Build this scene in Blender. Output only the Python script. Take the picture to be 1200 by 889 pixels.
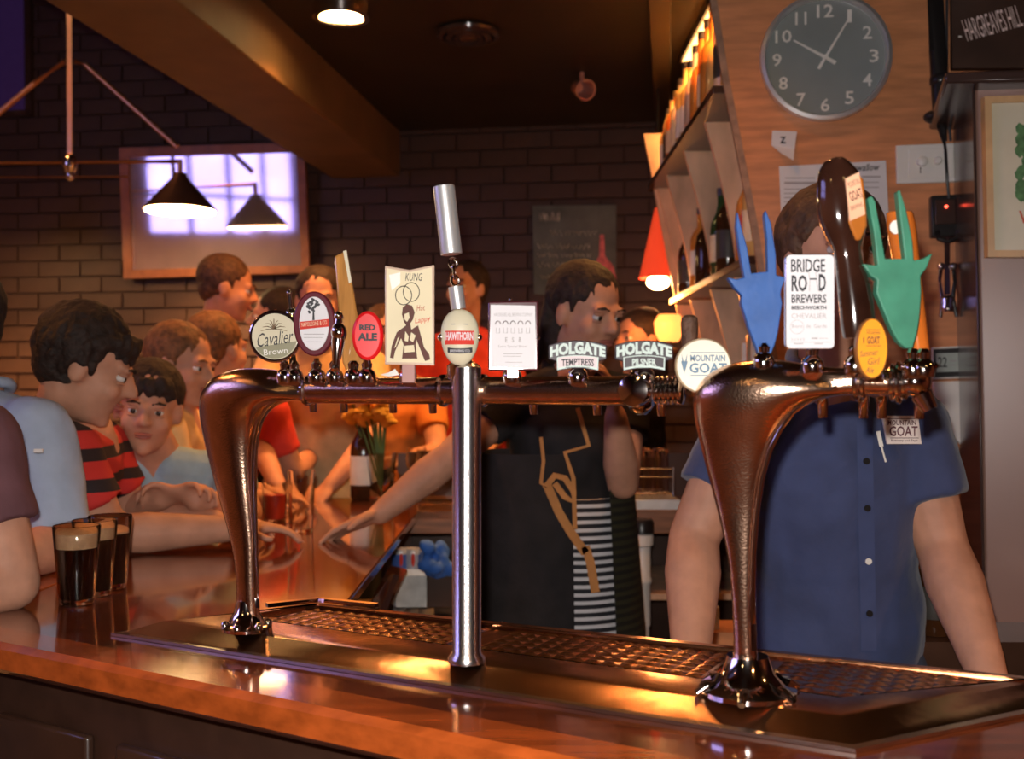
import bpy, bmesh, math, random
from mathutils import Vector, Matrix, noise
random.seed(7)
for _o in list(bpy.data.objects): bpy.data.objects.remove(_o)
C = bpy.context.scene.collection
V = Vector; PI = math.pi
# ---------------------------------------------------------------- camera
EYE = 1.42; F = 1250.0; HX = 600.0; HY = 457.0
cam_d = bpy.data.cameras.new('camera'); cam = bpy.data.objects.new('camera', cam_d); C.objects.link(cam)
cam.location = (0, 0, EYE); cam.rotation_euler = (PI/2, 0, 0)
cam_d.sensor_width = 36; cam_d.lens = 36*F/1200; cam_d.shift_y = (HY-444.5)/1200
cam_d.clip_start = 0.05
cam_d.dof.use_dof = True; cam_d.dof.focus_distance = 1.5; cam_d.dof.aperture_fstop = 5.6
bpy.context.scene.camera = cam
# ---------------------------------------------------------------- world, exposure
W = bpy.data.worlds.new('world'); bpy.context.scene.world = W; W.use_nodes = True
W.node_tree.nodes['Background'].inputs[0].default_value = (0.30, 0.14, 0.07, 1)
W.node_tree.nodes['Background'].inputs[1].default_value = 0.05
vs = bpy.context.scene.view_settings
vs.view_transform = 'Standard'; vs.look = 'None'; vs.gamma = 1; vs.exposure = 0.0; vs.use_curve_mapping = False
# ---------------------------------------------------------------- flash, seen downlight and added fill lamps
def lamp(name, kind, loc, power, col, size=0.05, rot=None, spot=None, blend=.5):
    d = bpy.data.lights.new(name, kind); o = bpy.data.objects.new(name, d); C.objects.link(o)
    o.location = loc; d.energy = power; d.color = col
    if kind == 'AREA': d.shape = 'DISK'; d.size = size; d.spread = math.radians(115)
    else: d.shadow_soft_size = size
    if kind == 'SPOT': d.spot_size = spot; d.spot_blend = blend
    if rot: o.rotation_euler = rot
    return o
WARM = (1.0, 0.37, 0.10); ORANGE = (1.0, 0.33, 0.07)
lamp('camera_flash', 'SPOT', (-0.02, 0.0, EYE+0.055), 88, (1.0, 0.93, 0.88), 0.012, (PI/2, 0, 0), math.radians(95), .6)
DOWN = [(-0.57, 3.56, 13), (-2.6, 2.2, 34), (-2.5, 4.1, 9), (-1.3, -0.9, 46), (0.9, -0.9, 40), (2.0, 0.6, 14), (-3.0, 0.4, 12), (0.3, 2.3, 9)]  # first is the seen ceiling light; the others are added, unseen fill
for x, y, p in DOWN:
    lamp('downlight_and_fill_glow', 'AREA', (x, y, 3.55 if x < -1.4 and y > .3 else 2.655), p, WARM, 0.14)
_s = lamp('bottle_fill_glow', 'AREA', (0.66, 3.45, 2.645), 34, (1,.45,.12), 0.05); _s.data.shape = 'RECTANGLE'; _s.data.size = .03; _s.data.size_y = 1.15  # area lamp added to brighten the top row of bottles
# ---------------------------------------------------------------- helpers
def P(px, py, Y): return V(((px-HX)/F*Y, Y, EYE-(py-HY)/F*Y))
def onz(px, py, z): return P(px, py, (EYE-z)*F/(py-HY))
WL = {}
def link(name, me, m, parent, loc=None, smooth=True, ang=40):
    o = bpy.data.objects.new(name, me); C.objects.link(o)
    if m: me.materials.append(m)
    if smooth:
        me.polygons.foreach_set('use_smooth', [True]*len(me.polygons))
        me.set_sharp_from_angle(angle=math.radians(ang))
    if parent: o.parent = parent
    elif loc: o.location = loc
    WL[o.name] = WL[parent.name] if parent else V(loc)
    return o
def ortho(d):
    d = V(d).normalized(); a = V((0, 0, 1)) if abs(d.z) < .9 else V((0, 1, 0))
    x = d.cross(a).normalized(); return x, x.cross(d).normalized()
class MB:
    def __init__(s): s.v = []; s.f = []
    def add(s, vs_, fs):
        n = len(s.v); s.v += [V(v) for v in vs_]; s.f += [tuple(i+n for i in f) for f in fs]; return s
    def box(s, c, size, rz=0, M=None):
        a, b, h = [k/2 for k in size]; c = V(c)
        R = M or Matrix.Rotation(rz, 3, 'Z')
        return s.add([c+R@V((i*a, j*b, k*h)) for k in (-1, 1) for j in (-1, 1) for i in (-1, 1)],
              [(0,2,3,1),(4,5,7,6),(0,1,5,4),(2,6,7,3),(0,4,6,2),(1,3,7,5)])
    def rings(s, rr, closed=False, caps=True):
        n = len(rr[0]); vs_ = [p for r in rr for p in r]; fs = []
        m = len(rr)
        for i in range(m if closed else m-1):
            j = (i+1) % m
            for k in range(n):
                l = (k+1) % n; fs.append((i*n+k, i*n+l, j*n+l, j*n+k))
        if caps and not closed: fs += [tuple(range(n-1, -1, -1)), tuple((m-1)*n+k for k in range(n))]
        return s.add(vs_, fs)
    def cyl(s, p0, p1, r0, r1=None, n=16):
        p0 = V(p0); p1 = V(p1); r1 = r0 if r1 is None else r1; x, y = ortho(p1-p0)
        return s.rings([[p+(x*math.cos(a)+y*math.sin(a))*r for a in [2*PI*k/n for k in range(n)]] for p, r in ((p0, r0), (p1, r1))])
    def tube(s, pts, r, n=10, closed=False):
        pts = [V(p) for p in pts]; m = len(pts); rr = []
        rs = r if isinstance(r, (list, tuple)) else [r]*m
        x = None
        for i, p in enumerate(pts):
            a = pts[(i-1) % m] if (i > 0 or closed) else p; b = pts[(i+1) % m] if (i < m-1 or closed) else p
            t = (b-a).normalized()
            if x is None: x, y = ortho(t)
            else:
                x = (x-t*x.dot(t)).normalized(); y = t.cross(x)
            rr.append([p+(x*math.cos(2*PI*k/n)+y*math.sin(2*PI*k/n))*rs[i] for k in range(n)])
        return s.rings(rr, closed)
    def ell(s, c, r, nu=16, nv=10, R=None):
        c = V(c); r = V(r) if hasattr(r, '__len__') else V((r, r, r)); R = R or Matrix.Identity(3)
        rr = []
        for i in range(nv+1):
            t = PI*(i/nv); t = max(.02, min(PI-.02, t))
            rr.append([c+R@V((r.x*math.sin(t)*math.cos(2*PI*k/nu), r.y*math.sin(t)*math.sin(2*PI*k/nu), -r.z*math.cos(t))) for k in range(nu)])
        return s.rings(rr)
    def lathe(s, prof, c, n=24, axis=None, caps=True):
        c = V(c)
        if axis is None: x, y, a = V((1,0,0)), V((0,1,0)), V((0,0,1))
        else: a = V(axis).normalized(); x, y = ortho(a)
        return s.rings([[c+a*h+(x*math.cos(2*PI*k/n)+y*math.sin(2*PI*k/n))*max(r, 1e-4) for k in range(n)] for r, h in prof], caps=caps)
    def prism(s, poly, d):      # poly: world points of front face; d: extrusion vector
        n = len(poly); d = V(d)
        return s.add([V(p) for p in poly]+[V(p)+d for p in poly],
              [tuple(range(n)), tuple(range(2*n-1, n-1, -1))]+[(k, k+n, (k+1) % n+n, (k+1) % n) for k in range(n)])
    def pxprism(s, pp, Y, th): return s.prism([P(a, b, Y) for a, b in pp], (0, th, 0))
    def cap(s, p0, r0, p1, r1, n=12):   # tapered capsule
        p0 = V(p0); p1 = V(p1)
        s.cyl(p0, p1, r0, r1, n); s.ell(p0, r0, n, 8); s.ell(p1, r1, n, 8); return s
    def mesh(s, name, off):
        me = bpy.data.meshes.new(name); me.from_pydata([v-off for v in s.v], [], s.f); me.validate()
        bm = bmesh.new(); bm.from_mesh(me); bmesh.ops.recalc_face_normals(bm, faces=bm.faces); bm.to_mesh(me); bm.free()
        return me
    def build(s, name, m, parent=None, bevel=0, smooth=True, ang=40, remesh=0, sm=2, disp=0, dscale=12):
        if parent: off = WL[parent.name]
        else:
            lo = V([min(v[i] for v in s.v) for i in range(3)]); hi = V([max(v[i] for v in s.v) for i in range(3)])
            off = V(((lo.x+hi.x)/2, (lo.y+hi.y)/2, lo.z))
        me = s.mesh(name, off)
        if remesh:
            t = bpy.data.objects.new('t', me); C.objects.link(t)
            q = t.modifiers.new('r', 'REMESH'); q.mode = 'VOXEL'; q.voxel_size = remesh
            if sm:
                w = t.modifiers.new('s', 'SMOOTH'); w.factor = .5; w.iterations = sm
            dg = bpy.context.evaluated_depsgraph_get()
            me = bpy.data.meshes.new_from_object(t.evaluated_get(dg)); me.name = name
            bpy.data.objects.remove(t); ang = 180
            if disp:
                for v, nn in [(v, v.normal.copy()) for v in me.vertices]:
                    q = (v.co+off)*dscale
                    v.co += nn*disp*(noise.noise(V((q.x, q.y, q.z*.6)))+.5*noise.noise(q*2.1))
        o = link(name, me, m, parent, off, smooth, ang)
        if bevel:
            b = o.modifiers.new('bevel', 'BEVEL'); b.width = bevel; b.segments = 2; b.limit_method = 'ANGLE'; b.angle_limit = .7
        return o
def thing(name, label, cat, loc, group=None):
    o = bpy.data.objects.new(name, None); C.objects.link(o); o.location = loc; o.empty_display_size = .05
    o['label'] = label; o['category'] = cat
    if group: o['group'] = group
    WL[o.name] = V(loc); return o
def tag(o, label, cat, group=None):
    o['label'] = label; o['category'] = cat
    if group: o['group'] = group
    return o
def struct(o): o['kind'] = 'structure'; return o
def sempty(name, loc=(0,0,0)):
    o = bpy.data.objects.new(name, None); C.objects.link(o); o.location = loc; o['kind'] = 'structure'; WL[o.name] = V(loc); return o
# ---------------------------------------------------------------- materials
def mat(name, col, rough=.5, metal=0, var=.12, scale=20, bump=0, bscale=80, emit=0, ecol=None, trans=0, ior=1.45, coat=0, stretch=(1,1,1), spec=.5, sheen=0, sss=0):
    m = bpy.data.materials.new(name); m.use_nodes = True; nt = m.node_tree; b = nt.nodes['Principled BSDF']
    b.inputs['Roughness'].default_value = rough; b.inputs['Metallic'].default_value = metal
    b.inputs['Transmission Weight'].default_value = trans; b.inputs['IOR'].default_value = ior
    b.inputs['Coat Weight'].default_value = coat; b.inputs['Coat Roughness'].default_value = .06
    b.inputs['Specular IOR Level'].default_value = spec; b.inputs['Sheen Weight'].default_value = sheen
    if sss: b.inputs['Subsurface Weight'].default_value = sss; b.inputs['Subsurface Radius'].default_value = (.01,.004,.002)
    tc = nt.nodes.new('ShaderNodeTexCoord'); mp = nt.nodes.new('ShaderNodeMapping'); mp.inputs['Scale'].default_value = stretch
    nt.links.new(tc.outputs['Object'], mp.inputs['Vector'])
    nz = nt.nodes.new('ShaderNodeTexNoise'); nz.inputs['Scale'].default_value = scale; nz.inputs['Detail'].default_value = 4
    nt.links.new(mp.outputs[0], nz.inputs['Vector'])
    rp = nt.nodes.new('ShaderNodeValToRGB'); nt.links.new(nz.outputs['Fac'], rp.inputs[0])
    rp.color_ramp.elements[0].position = .3; rp.color_ramp.elements[1].position = .7
    rp.color_ramp.elements[0].color = [c*(1-var) for c in col]+[1]; rp.color_ramp.elements[1].color = [min(1, c*(1+var)) for c in col]+[1]
    nt.links.new(rp.outputs[0], b.inputs['Base Color'])
    if bump:
        n2 = nt.nodes.new('ShaderNodeTexNoise'); n2.inputs['Scale'].default_value = bscale; nt.links.new(mp.outputs[0], n2.inputs['Vector'])
        bp = nt.nodes.new('ShaderNodeBump'); bp.inputs['Strength'].default_value = bump; bp.inputs['Distance'].default_value = .004
        nt.links.new(n2.outputs['Fac'], bp.inputs['Height']); nt.links.new(bp.outputs[0], b.inputs['Normal'])
    if emit:
        b.inputs['Emission Color'].default_value = list(ecol or col)+[1]; b.inputs['Emission Strength'].default_value = emit
    return m
def stripes(name, c1, c2, scale, axis='Z', rough=.8, pos=.5):
    m = mat(name, c1, rough); nt = m.node_tree; b = nt.nodes['Principled BSDF']
    tc = nt.nodes.new('ShaderNodeTexCoord'); w = nt.nodes.new('ShaderNodeTexWave'); w.bands_direction = axis
    w.inputs['Scale'].default_value = scale; w.inputs['Distortion'].default_value = .6; w.inputs['Detail Scale'].default_value = .3
    nt.links.new(tc.outputs['Object'], w.inputs['Vector'])
    r = nt.nodes.new('ShaderNodeValToRGB'); r.color_ramp.interpolation = 'CONSTANT'
    r.color_ramp.elements[0].color = list(c1)+[1]; r.color_ramp.elements[1].color = list(c2)+[1]; r.color_ramp.elements[1].position = pos
    nt.links.new(w.outputs['Fac'], r.inputs[0]); nt.links.new(r.outputs[0], b.inputs['Base Color']); return m
M = {}
M['brick'] = mat('dark_painted_brick', (.056,.025,.017), .6, var=.15, scale=9, bump=.35, bscale=60)
M['mortar'] = mat('mortar', (.044,.020,.014), .8)
M['ceil'] = mat('dark_ceiling', (.030,.022,.012), .45, var=.2, scale=3)
M['beam'] = mat('beam_paint', (.17,.095,.038), .6, var=.15, scale=5)
M['floor'] = mat('dark_floorboards', (.05,.028,.018), .4, var=.3, scale=4, stretch=(8,1,1))
M['wall'] = mat('maroon_plaster', (.12,.05,.03), .7, var=.1, scale=4)
M['ply'] = mat('varnished_plywood', (.58,.235,.10), .38, var=.22, scale=7, stretch=(1,1,7), bump=.05, coat=.15)
M['ply_pale'] = mat('pale_worn_plywood', (.74,.45,.27), .5, var=.3, scale=9, stretch=(1,1,.5), bump=.25, bscale=35, coat=.2)
M['edge'] = mat('weathered_edging', (.30,.17,.11), .6, var=.3, scale=30)
M['darkwood'] = mat('dark_stained_wood', (.05,.024,.015), .3, var=.3, scale=8, coat=.3)
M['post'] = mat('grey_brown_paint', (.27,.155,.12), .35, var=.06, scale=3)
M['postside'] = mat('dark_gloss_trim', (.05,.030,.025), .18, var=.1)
M['bar'] = mat('varnished_bar_timber', (.125,.028,.008), .14, var=.45, scale=6, stretch=(1,7,7), coat=1, bump=.03, bscale=30)
M['rail'] = mat('orange_varnished_rail', (.36,.075,.013), .17, var=.3, scale=8, stretch=(1,6,6), coat=.8)
M['panel'] = mat('bar_front_panel', (.045,.02,.012), .45, var=.2)
M['chrome'] = mat('chrome', (.84,.76,.72), .08, 1, var=.03)
M['cobra'] = mat('beaded_metal', (.82,.53,.37), .17, 1, var=.1, scale=60, bump=.10, bscale=420)  # chrome finish with orange-brown reflections painted into its base colour
M['satin'] = mat('satin_chrome', (.82,.78,.78), .20, 1, var=.03, bump=.06, bscale=500)
M['steel'] = mat('stainless_steel', (.66,.60,.56), .22, 1, var=.06, scale=6, bump=.03, bscale=50)
M['tray'] = mat('orange_reflection_steel_tray', (.62,.35,.20), .2, 1, var=.15, scale=10, bump=.12, bscale=30)  # stainless; the room's orange reflections are put into the base colour
M['white'] = mat('white_plastic', (.72,.70,.65), .35, var=.03)
M['paper'] = mat('white_paper', (.64,.63,.65), .7, var=.03)
M['cream'] = mat('cream_enamel', (.58,.53,.38), .35, var=.04)
M['black'] = mat('black_plastic', (.015,.013,.013), .3, var=.1)
M['ink'] = mat('black_print', (.03,.03,.035), .6)
M['grey_ink'] = mat('grey_print', (.35,.33,.33), .6)
M['glass'] = mat('clear_glass', (.97,.97,.97), .02, trans=1, ior=1.45, var=0)
M['skin'] = mat('skin', (.50,.245,.155), .62, var=.12, scale=25, sss=.05, bump=.06, bscale=150)
M['skin_tan'] = mat('tanned_skin', (.52,.24,.14), .5, var=.12, scale=25, bump=.05)
M['hair_dark'] = mat('dark_hair', (.020,.010,.007), .75, var=.5, scale=60, bump=.8, bscale=120)
M['hair_brown'] = mat('brown_hair', (.075,.033,.017), .7, var=.5, scale=60, bump=.8, bscale=120)
M['hair_orange_lit'] = mat('orange_lit_brown_hair', (.15,.065,.025), .7, var=.5, scale=60, bump=.8, bscale=120)  # dark brown hair with its orange rim light put into the colour
M['eye'] = mat('eye_white', (.7,.66,.62), .2); M['iris'] = mat('dark_iris', (.03,.02,.015), .15); M['lip'] = mat('lips', (.42,.14,.11), .45)
M['navy'] = mat('navy_cotton', (.040,.055,.135), .85, var=.15, scale=14, bump=.3, bscale=60, sheen=.2)
M['sky_shirt'] = mat('pale_blue_cotton', (.36,.44,.58), .85, var=.08, bump=.2)
M['tee_blue'] = mat('faded_blue_jersey', (.30,.44,.52), .85, var=.12, bump=.2)
M['maroon'] = mat('maroon_cotton', (.13,.055,.065), .85, bump=.2)
M['khaki'] = mat('khaki_cotton', (.62,.42,.20), .85, bump=.2)
M['cream_cloth'] = mat('cream_cotton', (.62,.42,.22), .85, bump=.2)
M['red_cloth'] = mat('red_cotton', (.55,.04,.025), .85, bump=.2)
M['black_cloth'] = mat('black_cotton', (.014,.011,.012), .85, var=.3, bump=.2)
M['olive'] = stripes('dark_olive_knit', (.030,.028,.012), (.012,.011,.007), 16)
M['polo'] = stripes('red_black_stripes', (.55,.03,.025), (.02,.012,.015), 5, pos=.62)
M['zebra'] = stripes('black_white_stripes', (.62,.60,.62), (.015,.015,.02), 17, pos=.45)
M['denim'] = mat('dark_denim', (.03,.04,.07), .85, bump=.2)
M['apron_tie'] = mat('tan_webbing', (.50,.21,.06), .8, bump=.2)
# ---------------------------------------------------------------- lettering
def letters(body, box, Y, m, parent, name='lettering', th=.0006, bold=0, warp=None, shear=0, serif=False, rot=0, fr=None):
    """flat raised lettering fitted into a rectangle (x0,y0,x1,y1) of the sheet it is printed on, at distance Y"""
    cu = bpy.data.curves.new('t', 'FONT'); cu.body = body; cu.size = 1; cu.offset = bold; cu.shear = shear; cu.resolution_u = 2
    t = bpy.data.objects.new('t', cu); C.objects.link(t)
    dg = bpy.context.evaluated_depsgraph_get(); me = bpy.data.meshes.new_from_object(t.evaluated_get(dg)); bpy.data.objects.remove(t)
    co = [v.co.copy() for v in me.vertices]
    lx = min(c.x for c in co); hx = max(c.x for c in co); ly = min(c.y for c in co); hy = max(c.y for c in co)
    x0, y0, x1, y1 = box; out = []
    cx = (x0+x1)/2; cy = (y0+y1)/2
    for c in co:
        u = (c.x-lx)/(hx-lx); w = (c.y-ly)/max(hy-ly, 1e-5)
        x = x0+(x1-x0)*u; y = y1-(y1-y0)*w
        if warp: x, y = warp(u, w, x, y)
        if rot:
            dx, dy = x-cx, y-cy; x = cx+dx*math.cos(rot)-dy*math.sin(rot); y = cy+dx*math.sin(rot)+dy*math.cos(rot)
        out.append(fr(x, y) if fr else P(x, y, Y))
    fs = [tuple(p.vertices) for p in me.polygons]
    b = MB(); n = len(out); off = WL[parent.name]
    m2 = bpy.data.meshes.new(name); m2.from_pydata([v-off for v in out], [], fs)
    bpy.data.meshes.remove(me)
    return link(name, m2, m, parent, smooth=False)
def scribble(x0, y0, x1, y1, rnd, Y, w=.8, fr=None, mb=None):
    """a line of handwriting strokes too loose to read"""
    mb = mb or MB(); x = x0
    while x < x1:
        L = min(rnd.uniform(.12, .3)*(x1-x0), x1-x)
        pts = []; n = max(4, int(L/((y1-y0)*.35)))
        for i in range(n+1):
            pts.append((x+L*i/n, (y0+y1)/2+(rnd.uniform(.2, .5) if i % 2 else -rnd.uniform(.1, .5))*(y1-y0)))
        q = [(fr(a, b) if fr else P(a, b, Y)) for a, b in pts]
        sc = (q[1]-q[0]).length/max(1e-6, math.hypot(pts[1][0]-pts[0][0], pts[1][1]-pts[0][1]))
        mb.tube(q, w*.5*sc, 4); x += L+(x1-x0)*.05
    return mb
def bars(rects, Y, m, parent, name='print', th=.0006, fr=None):
    b = MB()
    for x0, y0, x1, y1 in rects:
        q = [(fr(a, c) if fr else P(a, c, Y)) for a, c in ((x0,y0),(x1,y0),(x1,y1),(x0,y1))]
        n = (q[1]-q[0]).cross(q[3]-q[0]).normalized(); b.prism(q, -n*th*(-1 if n.y < 0 else 1))
    o = b.build(name, m, parent, smooth=False)
    if len(rects) > 1: o['kind'] = 'stuff'
    return o
def oval(cx, cy, rx, ry, n=40, a0=0, a1=2*PI):
    return [(cx+rx*math.cos(a0+(a1-a0)*k/n), cy+ry*math.sin(a0+(a1-a0)*k/n)) for k in range(n)]
def rrect(x0, y0, x1, y1, r, n=4):
    out = []
    for cx, cy, a in ((x1-r, y1-r, 0), (x0+r, y1-r, PI/2), (x0+r, y0+r, PI), (x1-r, y0+r, 1.5*PI)):
        out += [(cx+r*math.cos(a+PI/2*k/n), cy+r*math.sin(a+PI/2*k/n)) for k in range(n+1)]
    return out
# ================================================================ THE ROOM
YW = math.radians(-8.6)                       # the back walls stand a little askew to the lens
def wall_frame(ox, oy):                       # plane through (ox, oy): u along the wall, n towards the room
    u = V((math.cos(YW), math.sin(YW), 0)); n = V((math.sin(YW), -math.cos(YW), 0)); o = V((ox, oy, 0))
    def fr(px, py, off=0):
        d = V(((px-HX)/F, 1, -(py-HY)/F)); e = V((0, 0, EYE)); q = o+n*off
        t = (q-e).dot(n)/d.dot(n); return e+d*t
    return u, n, fr
struct(MB().box((-0.7, 1.4, -.05), (7.0, 9.6, .1)).build('floor', M['floor'], smooth=False))
cl = MB(); cl.prism([V((x, y, 2.70)) for x, y in ((-1.35,-3.4),(2.8,-3.4),(2.8,6.2),(-.55,6.2),(-.55,5.5),(-1.35,.3))], (0,0,.08)); cl.box((-0.7, 1.4, 3.65), (7.0, 9.6, .1))
struct(cl.build('ceiling', M['ceil'], smooth=False))
struct(MB().box((2.75, 1.4, 1.8), (.1, 9.6, 3.6)).build('wall_right', M['wall'], smooth=False))
struct(MB().box((-0.7, -3.35, 1.8), (7.0, .1, 3.6)).build('wall_rear', M['wall'], smooth=False))
# left wall with the high window that the mirror shows
wl = MB()
wl.box((-4.15, -1.85, 1.8), (.1, 3.1, 3.6)); wl.box((-4.15, 4.3, 1.8), (.1, 4.0, 3.6)); wl.box((-4.15, 1.0, 1.13), (.1, 2.6, 2.26)); wl.box((-4.15, 1.0, 3.4), (.1, 2.6, .4))
struct(wl.build('wall_left', mat('lavender_plaster', (.36,.25,.26), .7, var=.1, scale=4), smooth=False))
M['dusk'] = mat('dusk_daylight', (.25,.25,.75), .5, emit=4.6, ecol=(.40,.38,1.0))
w1 = struct(MB().box((-4.19, 1.0, 2.73), (.02, 2.6, .96)).build('window_1', M['dusk'], smooth=False))
wf = MB()
for y in (-.28, .36, 1.0, 1.64, 2.28): wf.box((-4.12, y, 2.73), (.04, .035, .98))
for z in (2.26, 2.60, 3.2): wf.box((-4.12, 1.0, z), (.04, 2.6, .035))
wf.build('window_frame', M['darkwood'], w1, smooth=False)
# back wall of dark painted brick
BU, BN, bfr = wall_frame(-.7, 5.3)
wb_o = V((-.7, 5.3, 0)); LENW = 7.2
wb = MB(); wb.box(wb_o+BU*.4-BN*.079+V((0,0,1.8)), (LENW, .14, 3.6), YW)
wall_back = struct(wb.build('wall_back', M['mortar'], smooth=False))
bl, bh, bd = .222, .072, .03
bmesh_brick = MB().box((0,0,0), (bl, bd, bh)).mesh('brick', V((0,0,0)))
bmesh_brick.materials.append(M['brick']); rest = MB(); off = WL[wall_back.name]
cnt = 0; Rb = Matrix.Rotation(YW, 3, 'Z'); cand = []
for r in range(43):
    for k in range(-15, 17):
        s = (k+(.5 if r % 2 else 0))*.234+.2; z = .045+r*.0835
        if z > 3.56: continue
        c = wb_o+BU*s-BN*(.014-random.uniform(0, .003))+V((0,0,z))
        px = HX+c.x/c.y*F; py = HY-(z-EYE)/c.y*F
        vis = -20 < px < 790 and -10 < py < 450 and not (px > 470 and z > 2.70)
        cand.append((vis, c))
vis = [c for v, c in cand if v]
print('visible bricks', len(vis)); vis.sort(key=lambda c: c.y); keep = vis[:300]
for i, c in enumerate(keep):
    o = bpy.data.objects.new('brick', bmesh_brick); C.objects.link(o); o.parent = wall_back; o.location = c-off; o.rotation_euler = (random.uniform(-.01,.01), 0, YW+random.uniform(-.012,.012))
for v, c in cand:
    if not v: rest.box(c, (bl, bd, bh), YW)
for c in vis[300:]: rest.box(c, (bl, bd, bh), YW)
rb = rest.build('brick', M['brick'], wall_back, smooth=False); rb['kind'] = 'stuff'
# ceiling beam
d = V((.1525, .988, 0)); bm_ = MB()
q0 = V((-1.10, 2.85, 0)); R = Matrix.Rotation(YW, 3, 'Z')
bm_.box(q0+d*.1+V((0,0,3.04)), (.35, 5.2, 1.125), YW)
b_ = struct(bm_.build('trim_1', M['beam'], bevel=.008)); b_['label'] = 'broad ceiling beam running back to the brick wall'
# small dark joist on the right
struct(MB().box((.50, 3.6, 2.66), (.07, 2.9, .08), YW).build('trim_2', M['ceil'], bevel=.004))
# plywood wall behind the bartender
PU, PN, pfr = wall_frame(.8, 2.75)
front = [pfr(836, -90), pfr(1108, -90), pfr(1108, 470), pfr(1175, 1700), pfr(930, 1700), pfr(916, 430), pfr(884, 262), pfr(851, 88), pfr(834, 0)]
front = [pfr(822,-68), pfr(1250, -68), pfr(1250, 1100), pfr(960, 1100), pfr(905, 430), pfr(884, 262), pfr(851, 88), pfr(834, 0)]
for p in front: p.z = max(0, min(2.7, p.z))
front[-1].z = min(front[-1].z, 2.6)
ply = struct(MB().prism(front, -PN*.02).build('wall_side', M['ply'], smooth=False))
ed = MB().prism([pfr(a, b, .006) for a, b in ((829,-20),(837,-20),(854,88),(888,262),(913,430),(905,430),(880,262),(846,88))], -PN*.03).build('edge_strip', M['edge'], ply, smooth=False)
# grey brown pillar with dark glossy left side
def PL(px, py, Y): return P(px, py, Y)
pil = MB()
pt = [P(1142, 92, 2.34), P(1290, 84, 2.24), P(1330, 1100, 2.24), P(1163, 1100, 2.34)]
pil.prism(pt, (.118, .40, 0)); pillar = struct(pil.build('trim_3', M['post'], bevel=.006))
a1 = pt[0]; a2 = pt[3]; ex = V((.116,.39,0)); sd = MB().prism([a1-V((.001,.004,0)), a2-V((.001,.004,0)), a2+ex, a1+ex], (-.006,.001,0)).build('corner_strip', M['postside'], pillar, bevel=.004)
pillar['label'] = 'grey brown painted pillar at the right edge'
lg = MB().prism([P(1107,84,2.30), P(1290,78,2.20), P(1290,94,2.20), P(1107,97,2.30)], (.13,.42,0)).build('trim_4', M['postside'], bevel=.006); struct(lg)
# ceiling fittings
M['bulb'] = mat('glowing_bulb', (1,.75,.4), .5, emit=45, ecol=(1,.62,.25))
lab = {0:'round glowing ceiling downlight above the bar beside the beam'}
for i, (x, y, p) in enumerate(DOWN):
    zc_ = 3.56 if x < -1.4 and y > .3 else 2.66
    t = thing('ceiling_downlight_and_fill', lab.get(i, 'x'), 'light', (x, y, zc_), 'recessed downlights')
    if i: t['label'] = 'added unseen fill downlight '+['','over the seats by the left wall','in the far left corner','behind the photographer, to the left','behind the photographer, to the right','over the right end of the bar','near the high window','over the bar staff'][i]  # these are added out of view to light the room
    MB().lathe([(.095,.04),(.095,.0),(.075,.0),(.07,.04)], (x, y, zc_), 24).build('trim_ring', M['chrome'], t)
    MB().lathe([(.0,.020),(.07,.022),(.07,.030),(.0,.032)], (x, y, zc_), 24).build('lens', M['bulb'], t)
t = thing('ceiling_vent', 'round dark ceiling air vent between the beam and the bottle shelf', 'vent', P(549, 40, 3.80))
t.location.z = 2.69; WL[t.name] = V(t.location)
c = V(t.location)
for i, r in enumerate((.115, .085, .055)): MB().lathe([(r,.0),(r-.004,-.012-.004*i),(r-.022,-.016-.004*i),(r-.022,.0)], c, 28).build('louvre_ring', M['postside'], t)
MB().ell(c-V((0,0,.02)), (.03,.03,.008)).build('hub', M['darkwood'], t)
M['pinkish'] = mat('pale_pink_plastic', (.45,.2,.16), .3)
c = P(682, 104, 4.3)
t = thing('spotlight', 'small pinkish swivel spotlight hanging under the dark ceiling', 'spotlight', (c.x, c.y, 2.7))
MB().cyl((c.x, c.y, 2.7), (c.x, c.y, c.z+.03), .010).build('stem', M['pinkish'], t)
MB().lathe([(.0,-.06),(.028,-.06),(.042,.05),(.036,.05),(.02,-.04)], c, 20, axis=(.25,-.9,-.35)).build('head', M['pinkish'], t)
# ================================================================ THINGS ON THE BACK WALL
# leaning mirror
t = thing('wall_mirror', 'large wooden framed mirror on the brick wall reflecting a bluish window', 'mirror', bfr(255, 322, .05))
def mfr(px, py, off=0):
    q = bfr(px, py, .03); k = (322-py)/147.0
    return q+BN*(off+k*.045)
mc = [(150,179),(360,173),(364,318),(150,325)]
def quad(pp, fr_, off, th, nm, m, par, **k): return MB().prism([fr_(a, b, off) for a, b in pp], -BN*th).build(nm, m, par, **k)
quad([(157,186),(354,180),(357,312),(157,318)], mfr, .012, .006, 'mirror_glass', mat('mirror_silver', (.80,.66,.74), .05, .80, var=.15, scale=3), t, smooth=False)
M['frame'] = mat('orange_stained_frame', (.30,.10,.035), .4, var=.2)
for pp in ([(148,177),(362,171),(355,181),(156,187)], [(148,327),(156,317),(358,311),(365,320)], [(148,177),(158,187),(158,318),(148,327)], [(353,180),(362,171),(365,320),(356,312)]):
    quad(pp, mfr, .03, .03, 'frame_rail', M['frame'], t, smooth=False)
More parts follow.
